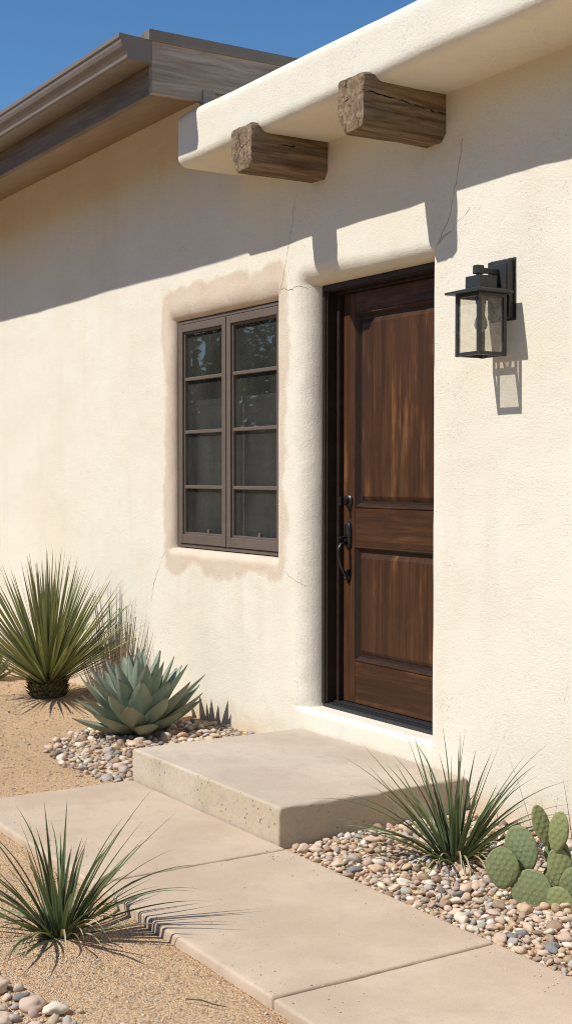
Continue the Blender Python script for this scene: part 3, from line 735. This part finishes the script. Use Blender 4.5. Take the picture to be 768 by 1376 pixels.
def pebble_objs(stones, where, group, word='rounded pebble', lift=.5):
    adj = dict(tan='tan', pink='pinkish', cream='pale cream', ochre='ochre', grey='grey', slate='dark slate grey', brown='brown')
    for x, y, r, cn in stones:
        k = (random.randrange(10), cn)
        if k not in PMESH:
            me = bpy.data.meshes.new('pebble'); me.from_pydata([tuple(p) for p in PEB3[k[0]]], [], [tuple(int(i) for i in q) for q in PF3])
            me.polygons.foreach_set('use_smooth', [True] * len(me.polygons)); me.materials.append(MS[cn]); PMESH[k] = me
        o = bpy.data.objects.new('pebble', PMESH[k]); COL.objects.link(o); o.scale = (r, r, r)
        o.location = (x, y, gz(x, y) + r * lift); o.rotation_euler = (random.gauss(0, .22), random.gauss(0, .22), random.uniform(0, 6.3))
        tag(o, '%s %s %s' % (adj[cn], word, where), 'pebble', group)

# bed right of the path
pear_xy, hesB = (1.66, -.57), (1.055, -.526)
def bedR(x, y, r): return (-.985 + r < y < -.01) and x > .53 + r * .8 and math.hypot(x - hesB[0], y - hesB[1]) > .05 + r
wR = (36, 14, 18, 11, 14, 4, 10)
R = scatter(((.52, 3.0, -1.0, 0), bedR), [(260, .020, .031), (1100, .0145, .021), (2600, .007, .0145)], .74, weights=wR)
R.sort(key=lambda p: -p[2] / math.hypot(p[0] - 5, p[1] + 3.8) * (1 if p[0] < 2.05 else .1))
pebble_objs(R[:130], 'lying in the gravel bed right of the path', 'larger pebbles in the right gravel bed', 'larger pebble', .45)
tag(gravel_mesh('gravel', R[130:], .5), 'mixed tan and grey gravel filling the bed between path and wall', 'gravel', None, 'stuff')
# pebbles round the agave
polyA = [(-1.98, -.92), (-1.72, -1.1), (-1.35, -1.13), (-.97, -1.1), (-.87, -1.02), (-.87, -.02), (-1.75, -.02), (-2.05, -.25), (-2.25, -.6)]
wA = (24, 9, 20, 6, 30, 8, 6)
def bedA(x, y, r): return in_poly(x + .07 * nz(x * 7, y * 7), y + .05 * nz(x * 6, y * 6, 4), polyA) and not (x > -.86 - r and y > -1.0 - r) and math.hypot(x + 1.868, y + .456) > .14 and y < -r
A = scatter(((-2.3, -.85, -1.15, 0), bedA), [(90, .024, .036), (260, .015, .024), (500, .007, .014)], .80, weights=wA)
A.sort(key=lambda p: -p[2] * (.2 if (p[1] > -.5 and p[0] < -1.5) else 1))
pebble_objs(A[:105], 'in the patch around the agave', 'river pebbles around the agave', 'rounded river pebble', .38)
tag(gravel_mesh('fine_gravel', A[105:], .45), 'small grey and tan gravel among the pebbles around the agave', 'gravel', None, 'stuff')
# stones in the near left corner
def bedF(x, y, r): return y < -2.43 + .2 * (x - 1.15) + .02 * nz(x * 12, 3) - r * .4 and x < 1.92
wF = (26, 4, 18, 12, 28, 12, 4)
Fst = scatter(((.75, 2.0, -2.95, -2.2), bedF), [(60, .026, .042), (150, .015, .024), (200, .007, .012)], .78, weights=wF)
Fst += [(1.795, -2.30, .026, 'slate'), (1.62, -2.36, .013, 'grey'), (1.66, -2.345, .012, 'cream'), (1.55, -2.31, .011, 'tan'), (1.70, -2.25, .008, 'cream')]
Fst.sort(key=lambda p: -p[2] * (1 if p[1] > -2.68 - .0 else .1))
pebble_objs(Fst[:62], 'in the near left corner of the sand', 'river stones in the near left corner', 'river stone', .38)
tag(gravel_mesh('fine_gravel', Fst[62:], .45), 'fine gravel between the river stones in the near left corner', 'gravel', None, 'stuff')
U_ = random.uniform
# loose grit over the sand
GR, GF = pebble_shapes(1, 8, .3)
def sandL(x, y, r): return (x < -.87 and y < -.02) and not in_poly(x, y, polyA)
def sandF(x, y, r): return y < -1.85 - r
wS = (50, 20, 14, 20, 4, 2, 10)
CTs = dict(CT); 
g1 = [(random.uniform(.2, 2.3), random.uniform(-2.75, -1.86), random.choice((.0016, .002, .0026, .0034)), random.choices(CN, wS)[0]) for _ in range(15000)]
g2 = [(random.uniform(-5.2, -.88), random.uniform(-2.2, -.03), random.choice((.003, .0035, .0045, .006)), random.choices(CN, wS)[0]) for _ in range(9000)]
g2 += [(random.uniform(-5.2, -.88), random.uniform(-1.9, -.03), random.uniform(.007, .012), random.choices(CN, wS)[0]) for _ in range(260)]
g1 += [(random.uniform(.2, 2.3), random.uniform(-2.75, -1.86), random.uniform(.004, .0075), random.choices(CN, wS)[0]) for _ in range(240)]
_gz = gz
def gz(x, y): return .0 if (-.83 < x < 4.4 and -1.835 < y < -1.005) else _gz(x, y)
g3 = [(U_(-.8, 2.6), -1.83 + abs(random.gauss(0, .16)), random.choice((.0014, .0018, .0024, .0032)), random.choices(CN, wS)[0]) for _ in range(330)] + [(U_(.55, 2.6), -1.01 - abs(random.gauss(0, .07)), random.choice((.0018, .0024, .0035)), random.choices(CN, wS)[0]) for _ in range(160)]
g3 = [q for q in g3 if -1.83 < q[1] < -1.01]
tag(gravel_mesh('sand_grit', g1 + g2 + g3, .35, low=True), 'coarse tan grit scattered over the sand', 'grit', None, 'stuff')
gz = _gz
tw = MB(); tube(tw, [(1.66, -2.03, -.02), (1.70, -2.0, -.016), (1.74, -1.985, -.017), (1.77, -1.955, -.022)], [.0016, .0022, .002, .001], 6)
tag(tw.build('twig', M_bark), 'thin dry twig lying on the sand beside the path edge', 'twig')

# ------------------------------------------------------------------ plants
def blade(mb, base, az, el, L, w, droop, c0, c1, segs=10, fold=.35, tip=None, pw=2.2, bend=0, tw=0.0):
    p = Vector(base); vs = []; cs = []; fs = []; e = el; a = az
    for i in range(segs + 1):
        t = i / segs
        d = Vector((math.cos(a) * math.cos(e), math.sin(a) * math.cos(e), math.sin(e)))
        side = Vector((-math.sin(a), math.cos(a), 0)); up = d.cross(side) * -1
        side = side * math.cos(tw * t) + up * math.sin(tw * t); up = side.cross(d) * -1
        ww = w * (1 - t ** pw) * (.75 + .5 * min(1, t * 3)) * .8 if i < segs else w * .03
        k = [c0[j] + (c1[j] - c0[j]) * t for j in range(3)]
        if tip and t > .9: k = tip
        ke = [min(1, v * 1.25 + .01) for v in k]
        vs += [p + side * ww / 2 + up * ww * fold, p.copy(), p - side * ww / 2 + up * ww * fold]; cs += [tuple(ke), tuple(k), tuple(ke)]
        p = p + d * (L / segs)
        if i > 2 and p.z < .006: p.z = .006; e = max(e, -.05)
        e = max(e - droop / segs * (.4 + 1.2 * t), -1.0); a += bend / segs
    for i in range(segs):
        fs += [(3 * i, 3 * i + 1, 3 * i + 4, 3 * i + 3), (3 * i + 1, 3 * i + 2, 3 * i + 5, 3 * i + 4)]
    mb.add(vs, fs, cs)
U = random.uniform

def hesperaloe(x, y, label, seed, n, L, extra=(), lo=.25):
    random.seed(seed); z = gz(x, y)
    root = thing('grassy_yucca', label, 'plant', (x, y, z - .01)); mb = MB()
    for i in range(n):
        az = i * 2.39996 + U(-.3, .3); q = (i + .5) / n; el = math.radians(24 + 62 * (1 - q) ** .9 + U(-10, 10)); r = .055 * math.sqrt(q)
        g = U(.7, 1.35); c0 = (.075 * g, .10 * g, .042 * g); c1 = (.14 * g, .17 * g, .075 * g)
        if random.random() < .15: c1 = (.19, .15, .075)
        blade(mb, (r * math.cos(az), r * math.sin(az), 0), az + U(-.15, .15), el, L * U(.62, 1.05), U(.0125, .0195), U(.1, 1.5) * (.25 + q), c0, c1, 12, .32, (.14, .10, .06), 1.8, U(-.35, .35), U(-.6, .6))
    for az, el, LL, dr in extra:
        blade(mb, (.02 * math.cos(az), .02 * math.sin(az), 0), az, math.radians(el), LL, .018, dr, (.08, .105, .045), (.14, .17, .08), 14, .3, (.14, .10, .06), 1.7)
    mb.build('leaves', M_leaf, root, colors=True, smooth=False)
    dr = MB()
    for i in range(16):
        az = U(-2.4, 1.3); blade(dr, (.045 * math.cos(az), .045 * math.sin(az), .0), az, math.radians(U(35, 65)), U(.15, .30), .012, U(1.8, 3.4), (.20, .19, .095), (.48, .40, .25), 10, .3)
    dr.build('dry_leaves', M_leaf, root, colors=True)
    fb = MB()
    for i in range(70):
        az = U(0, 6.28); r = U(.0, .07); blade(fb, (r * math.cos(az), r * math.sin(az), -.005), az, math.radians(U(40, 85)), U(.06, .13), .013, .4, (.05, .055, .025), (.06, .08, .03), 4, .3)
    fb.build('leaf_bases', M_leaf, root, colors=True)
    return root
# image right is about (+.53,+.85) on the ground
hesperaloe(.947, -2.123, 'spiky green grass-like yucca in the sand left of the path', 11, 62, .455,
           [(1.0, 25, .5, .55), (1.15, 44, .55, 1.0), (-2.3, 36, .5, 1.0), (-1.8, 55, .55, .7), (1.05, 66, .6, .35), (.7, 50, .52, .5), (.95, 38, .5, .9), (.8, 60, .5, .2), (1.2, 52, .55, .25), (2.6, 70, .45, .1), (-2.2, 62, .5, .3), (-2.0, 45, .45, .6)])
hesperaloe(hesB[0], hesB[1], 'spiky green grass-like yucca in the gravel at the step corner', 23, 76, .52,
           [(-2.1, 44, .62, .95), (-2.25, 30, .56, .7), (-1.95, 36, .52, .9), (-2.0, 55, .62, .5), (.9, 34, .52, .95), (1.15, 50, .56, .8), (1.3, 58, .6, .45), (-2.2, 58, .6, .25), (-2.15, 25, .5, .4), (1.0, 42, .5, .7), (1.1, 62, .5, .2), (-2.4, 50, .5, .1), (-2.0, 72, .56, .05)])

# big sword leaved yucca on the left
random.seed(5); yx, yy = -3.222, -.472; yz = gz(yx, yy)
yuc = thing('yucca', 'large yucca with a dense fan of stiff sword leaves on a short trunk', 'plant', (yx, yy, yz))
mb = MB(); vs = []; cs = []
tube(mb, [(0, 0, -.03), (0, 0, .05), (0, 0, .10), (0, 0, .17)], [.10, .125, .125, .09], 20, col=(.10, .085, .04))
for i in range(240):
    az = i * 2.39996; h = .005 + .16 * (i / 240); r = .118 if h < .12 else .10
    g = U(.6, 1.3); blade(mb, (r * math.cos(az), r * math.sin(az), h), az, math.radians(U(20, 55)), U(.03, .06), .034, -.9, (.05 * g, .05 * g, .022 * g), (.17 * g, .16 * g, .07 * g), 3, .2)
mb.build('trunk', M_stub, yuc, colors=True)
mb = MB(); NL = 300
for i in range(NL):
    q = (i + .5) / NL; az = i * 2.39996 + U(-.2, .2); el = math.radians(90 - 68 * q ** .66 + U(-4, 4)); r = .085 * math.sqrt(q)
    g = U(.7, 1.25); yl = U(0, 1)
    c0 = (.15 * g, .17 * g, .075 * g); c1 = ((.20 + .11 * yl) * g, (.21 + .08 * yl) * g, (.10 + .02 * yl) * g)
    if random.random() < .1: c1 = (.29, .25, .12)
    blade(mb, (r * math.cos(az), r * math.sin(az), .17 - .08 * q), az, el, U(.66, .84), U(.017, .025), U(-.08, .12), c0, c1, 7, .14, (.16, .11, .06), 2.6, 0, U(-.7, .7))
mb.build('leaves', M_leaf, yuc, colors=True)

# agave rosette
def agave(x, y, s, n, label, seed, col=(.295, .35, .25), zoff=0.0, lmin=8):
    random.seed(seed); z = gz(x, y) + zoff; root = thing('agave', label, 'plant', (x, y, z)); mb = MB()
    NS, NC = 14, 5
    for i in range(n):
        q = (i + .5) / n; az = i * 2.39996 + U(-.1, .1); el = math.radians(84 - (84 - lmin) * q ** .68 + U(-4, 4)); L = s * (.34 + .10 * math.sin(PI * min(1, q * .75 + .25))) * U(.92, 1.08) + s * .03 * q
        Wd = s * .128 * (.62 + .38 * min(1, q * 3)) * U(.92, 1.08); p = Vector((math.cos(az) * .05 * s * q, math.sin(az) * .05 * s * q, .05 * s * (1 - q))); e = el; vs = []; cs = []; g = U(.86, 1.14)
        for k in range(NS + 1):
            t = k / NS; d = Vector((math.cos(az) * math.cos(e), math.sin(az) * math.cos(e), math.sin(e))); side = Vector((-math.sin(az), math.cos(az), 0)); up = side.cross(d) * -1
            wd = Wd * ((.62 + .38 * math.sin(PI * min(t / .56, 1) / 2)) if t < .56 else max(0.0, 1 - ((t - .56) / .44) ** 1.55)); wd = max(wd, .003 * s)
            if t > .93: wd = min(wd, .010 * s * (1.05 - t) / .1 + .001)
            th = s * .022 * (1 - t) ** .7 + .0015; chan = .22 * (1 - .3 * t)
            for c in range(NC):
                u = -1 + 2 * c / (NC - 1); vs.append(p + side * (u * wd / 2) + up * (chan * wd * u * u * .9 + th * .15 * (1 - u * u)))
                ed = .5 if abs(u) == 1 else 0; cc = [col[j] * g * (1 + .12 * t) for j in range(3)]
                if ed: cc = [cc[0] * .72 + .035, cc[1] * .68 + .025, cc[2] * .7 + .015]
                if t > .96: cc = [.09, .06, .045]
                cs.append(tuple(cc))
            for c in range(NC - 2, 0, -1):
                u = -1 + 2 * c / (NC - 1); vs.append(p + side * (u * wd / 2) + up * (chan * wd * u * u * .9 - th * (1 - u * u))); cs.append(tuple(col[j] * g * .92 for j in range(3)) if t < .96 else (.09, .06, .045))
            p = p + d * (L / NS); e += math.radians(U(0, 1) + (1.3 if q > .5 else .3))
        m = 2 * NC - 2
        fs = [(k * m + c, k * m + (c + 1) % m, (k + 1) * m + (c + 1) % m, (k + 1) * m + c) for k in range(NS) for c in range(m)]
        mb.add(vs, fs, cs)
    mb.build('leaves', M_agave, root, colors=True, auto=60); return root
agave(-1.868, -.456, 1.0, 50, 'blue green agave rosette with pointed leaves beside the concrete step', 3)
agave(-4.38, -.45, .52, 26, 'small pale green agave cut off by the left edge of the photo', 9, (.24, .30, .19), 0, 20)

# thin reddish stalks behind the agave, and the dry ones behind the cactus
def stalks(x, y, n, L, label, seed, spread, lean=12, c=(.40, .28, .20), w=.0058, fixed=None):
    random.seed(seed); root = thing('grass_clump', label, 'plant', (x, y, gz(x, y) - .01)); mb = MB()
    for i in range(n):
        az = U(0, 6.28); r = U(0, spread); g = U(.7, 1.3)
        blade(mb, (r * math.cos(az), r * math.sin(az) * .4, 0), az, math.radians(90 - U(0, lean)), L * U(.6, 1.05), w, U(-.05, .12), tuple(v * g for v in c), tuple(v * g * 1.2 for v in c), 6, .3, None, 3)
    mb.build('stalks', M_leaf, root, colors=True); return root
stalks(-2.76, -.17, 38, .68, 'clump of thin reddish brown upright stalks behind the agave', 31, .15, 10)
random.seed(41); root = thing('grass_clump', 'few thin dry brown stalks standing behind the prickly pear', 'plant', (1.45, -.12, gz(1.45, -.12))); mb = MB()
for bx, by, az, el, L in ((-.62, .03, 3.6, 80, .20), (-.42, .05, 3.9, 74, .42), (-.22, .06, 3.4, 82, .34), (-.06, .07, 4, 86, .36), (.05, .03, 1, 85, .3), (-.30, .02, 1.2, 86, .26)):
    blade(mb, (bx, by, -.02), az, math.radians(el), L, .005, .1, (.10, .065, .045), (.17, .11, .08), 6, .3, None, 3)
mb.build('stalks', M_leaf, root, colors=True)

# prickly pear
random.seed(17)
pz = gz(1.66, -.57) - .02
pear = thing('prickly_pear', 'green prickly pear cactus with oval spotted pads at the right edge', 'cactus', (1.66, -.57, pz))
def pad(cx, cy, cz, w, h, yaw, tilt, roll, col, thick=.2):
    """yaw: facing about z from -y; roll: lean in the pad plane; tilt: lean back"""
    mb = MB(); w *= 1.09; h *= 1.08; NU, NV = 72, 40; vs = []; cs = []
    ar = []
    step = .0235
    for i in range(-8, 9):
        for j in range(-8, 9):
            u = (i + (j % 2) * .5) * step; v = j * step * .8
            ar.append((u + U(-.002, .002), v + U(-.002, .002)))
    for j in range(NV + 1):
        ph = PI * j / NV
        for i in range(NU):
            th_ = 2 * PI * i / NU; rr = math.sin(ph); ax = rr * math.cos(th_); az_ = rr * math.sin(th_); yy_ = math.cos(ph)
            sh = 1 - .24 * max(0, -az_) ** 1.3 + .02 * az_
            X = ax * w / 2 * sh; Z = az_ * h / 2; prof = math.copysign(abs(yy_) ** .75, yy_); Y = prof * (w * thick / 2) * (.85 - .3 * az_)
            dm_ = min((X - a) ** 2 + (Z - b) ** 2 for a, b in ar) ** .5; bump_ = math.exp(-(dm_ / .0068) ** 2)
            Y += math.copysign(.0026 * bump_, yy_) if abs(yy_) > .05 else 0
            k = .95 + .1 * az_; dot = math.exp(-(dm_ / .0034) ** 2) * .8; shade = 1 - .34 * math.exp(-(dm_ / .0065) ** 2)  # shading around each areole bump is painted into the pad colour
            rim = .25 * (1 - abs(yy_)) ** 3
            c = [col[q] * k * shade * (1 - rim) + (.30, .27, .12)[q] * rim for q in range(3)]
            c = [c[q] * (1 - dot) + (.42, .36, .2)[q] * dot for q in range(3)]
            vs.append((X, Y, Z)); cs.append(tuple(c))
    fs = [(j * NU + i, j * NU + (i + 1) % NU, (j + 1) * NU + (i + 1) % NU, (j + 1) * NU + i) for j in range(NV) for i in range(NU)]
    Rm = Matrix.Rotation(yaw, 3, 'Z') @ Matrix.Rotation(tilt, 3, 'X') @ Matrix.Rotation(roll, 3, 'Y')
    vs = [Rm @ Vector(v) for v in vs]
    # glochid tufts standing off the rim
    for q in range(26):
        a = 2 * PI * q / 26; sh = 1 - .24 * max(0, -math.sin(a)) ** 1.3; b = Vector((math.cos(a) * w / 2 * sh, U(-.003, .003), math.sin(a) * h / 2)); d = Vector((math.cos(a), U(-.4, .4), math.sin(a))).normalized()
        s1 = Vector((0, .0009, 0)); e_ = b * .985 + d * .006
        o = len(vs); vs += [Rm @ (b * .97 + s1), Rm @ (b * .97 - s1), Rm @ e_]; cs += [(.34, .30, .18)] * 3; fs.append((o, o + 1, o + 2))
    mb.add(vs, fs, cs)
    ob = mb.build('pad', M_pad, pear, smooth=True, colors=True); ob.location = (cx - 1.66, cy + .57, cz - pz); return ob
yw = .56
G1, G2, G3 = (.205, .24, .105), (.23, .285, .14), (.255, .285, .115)
pad(1.530, -.703, .116, .110, .137, yw + .1, -.05, -.05, G1)
pad(1.560, -.640, .180, .112, .162, yw - .1, .10, -.20, G2)
pad(1.609, -.640, .040, .135, .150, yw + .05, -.08, .10, G1)
pad(1.617, -.600, .272, .056, .142, yw + .55, .0, -.30, G3, .34)
pad(1.668, -.570, .254, .072, .142, yw - .3, .0, .18, G3, .3)
pad(1.672, -.560, .118, .083, .156, yw + .25, .0, -.22, G3, .28)
pad(1.690, -.590, .010, .100, .120, yw, .0, .10, G3)
pad(1.720, -.550, .080, .085, .125, yw + .1, .0, .25, G1)
pad(1.640, -.545, .160, .095, .13, yw - .2, .15, .05, G2)
pad(1.650, -.555, .075, .10, .12, yw - .1, .05, -.05, G1)
pad(1.745, -.480, .215, .085, .135, yw - .3, .05, .10, G2)
pad(1.790, -.500, .120, .10, .15, yw + .1, .05, .15, G1)

# ------------------------------------------------------------------ across the yard: what the window mirrors, plus an added sky-blocking tree belt
def tree(x, y, label, seed, H):
    random.seed(seed); root = thing('shade_tree', label, 'tree', (x, y, -.05), 'trees across the yard'); tr = MB()
    tube(tr, [(0, 0, 0), (.1, .05, 1), (.05, 0, 2.0), (.1, .1, H * .75)], [.22, .17, .14, .05], 10)
    tips = []
    for k in range(9):
        a = k * 2.4; e_ = (1.6 * math.cos(a) * U(.6, 1.2), 1.6 * math.sin(a) * U(.6, 1.2), U(H * .5, H * .95)); tube(tr, [(.05, 0, 1.5 + .12 * k), (e_[0] * .5, e_[1] * .5, (1.7 + e_[2]) / 2 + .2), e_], [.08, .05, .02], 6); tips.append(e_)
    tr.build('trunk', M_bark, root)
    cr = MB()
    for k in range(60):
        t0 = random.choice(tips); c = Vector((t0[0] + random.gauss(0, .6), t0[1] + random.gauss(0, .6), t0[2] + random.gauss(0, .55))); g = U(.6, 1.3)
        for q in range(60):
            p = c + Vector((random.gauss(0, .3), random.gauss(0, .3), random.gauss(0, .22))); u = Vector((U(-1, 1), U(-1, 1), U(-1, 1))).normalized() * .07; w = u.cross(Vector((U(-1, 1), U(-1, 1), U(-1, 1)))).normalized() * .035
            cr.add([p - u, p + w, p + u, p - w], [(0, 1, 2, 3)], (.05 * g, .08 * g, .028 * g))
    cr.build('crown', M_tleaf, root, colors=True)
tree(-12.5, -5.8, 'leafy tree across the yard, mirrored in the upper panes of the window', 61, 5.2)
tree(-16.5, -9.5, 'taller leafy tree farther across the yard, mirrored in the window', 62, 6.6)
random.seed(71); ft = MB()  # tree belt added out of view to cut sky fill and back the reflections
for k in range(620):
    c = Vector((U(-24, 22), U(-17, -12.5), 0)) if k < 420 else Vector((U(-31, -24), U(-16, 2), 0)); c.z = 6.8 * math.sqrt(random.random()) * (.75 + .25 * nz(c.x * .25, 1.5)); g = U(.5, 1.2)
    for q in range(46):
        p = c + Vector((random.gauss(0, .5), random.gauss(0, .5), random.gauss(0, .4))); u = Vector((U(-1, 1), U(-1, 1), U(-1, 1))).normalized() * .17; w_ = u.cross(Vector((U(-1, 1), U(-1, 1), U(-1, 1)))).normalized() * .10
        ft.add([p - u, p + w_, p + u, p - w_], [(0, 1, 2, 3)], (.05 * g, .07 * g, .03 * g))
tag(ft.build('sky_block_trees', M_tleaf, colors=True), 'added belt of dark unseen trees that keeps low sky light off the wall', 'trees', None, 'stuff')
fn = thing('board_fence', 'dark board fence across the yard, mirrored in the lower window panes', 'fence', (-15, -8, 0))
m = MB()
for k in range(14): m.add([(-4 + .0, -6, .05 + k * .17), (-4, 6, .05 + k * .17), (-4, 6, .222 + k * .17), (-4, -6, .222 + k * .17), (-4.03, -6, .05 + k * .17), (-4.03, 6, .05 + k * .17), (-4.03, 6, .222 + k * .17), (-4.03, -6, .222 + k * .17)], [(0, 1, 2, 3), (7, 6, 5, 4), (0, 4, 5, 1), (3, 2, 6, 7)])
m.build('boards', M_fence, fn)
for k in range(6):
    m = MB(); box(m, -4.13, -4.032, -5.9 + k * 2.3, -5.8 + k * 2.3, -.1, 2.5, .005); m.build('post', M_fence, fn)

# ------------------------------------------------------------------ light, sky, camera
travel = Vector((.20, 1, -1.2)).normalized()
sl = bpy.data.lights.new('sun', 'SUN'); sl.energy = 4.85; sl.angle = math.radians(.53); sl.color = (1, .965, .905)
so = bpy.data.objects.new('sun', sl); COL.objects.link(so); so.rotation_euler = travel.to_track_quat('-Z', 'Y').to_euler(); so.location = (0, -10, 12)
w = bpy.data.worlds.new('World'); S.world = w; w.use_nodes = True; nt = w.node_tree
bg = nt.nodes['Background']; sky = nt.nodes.new('ShaderNodeTexSky'); sky.sky_type = 'NISHITA'; sky.sun_disc = False
sky.sun_elevation = math.asin(-travel.z); sky.sun_rotation = math.radians(191); sky.altitude = 900; sky.air_density = 1.0; sky.dust_density = 0.0; sky.ozone_density = 2.2
hs_ = nt.nodes.new('ShaderNodeHueSaturation'); hs_.inputs['Saturation'].default_value = 1.24; nt.links.new(sky.outputs[0], hs_.inputs['Color']); nt.links.new(hs_.outputs[0], bg.inputs[0]); bg.inputs[1].default_value = .122

yaw, pitch, roll = .5642, .0283, .0005
fwd = Vector((-math.cos(yaw) * math.cos(pitch), math.sin(yaw) * math.cos(pitch), -math.sin(pitch))); rt = Vector((math.sin(yaw), math.cos(yaw), 0)); up = rt.cross(fwd)
rt, up = math.cos(roll) * rt + math.sin(roll) * up, math.cos(roll) * up - math.sin(roll) * rt
cam = bpy.data.cameras.new('camera'); co = bpy.data.objects.new('camera', cam); COL.objects.link(co)
mw = Matrix((rt, up, -fwd)).transposed().to_4x4(); mw.translation = (5, -3.8, 1.5); co.matrix_world = mw
cam.sensor_fit = 'VERTICAL'; cam.sensor_height = 36; cam.sensor_width = 36; cam.lens = 1764.9 / 1376 * 36; cam.clip_start = .05; cam.clip_end = 500
S.camera = co
S.view_settings.view_transform = 'Standard'; S.view_settings.look = 'None'; S.view_settings.exposure = 0; S.view_settings.gamma = 1
S.render.engine = 'CYCLES'; S.cycles.filter_width = 1.05; S.cycles.use_denoising = True; S.cycles.max_bounces = 8; S.cycles.transparent_max_bounces = 12
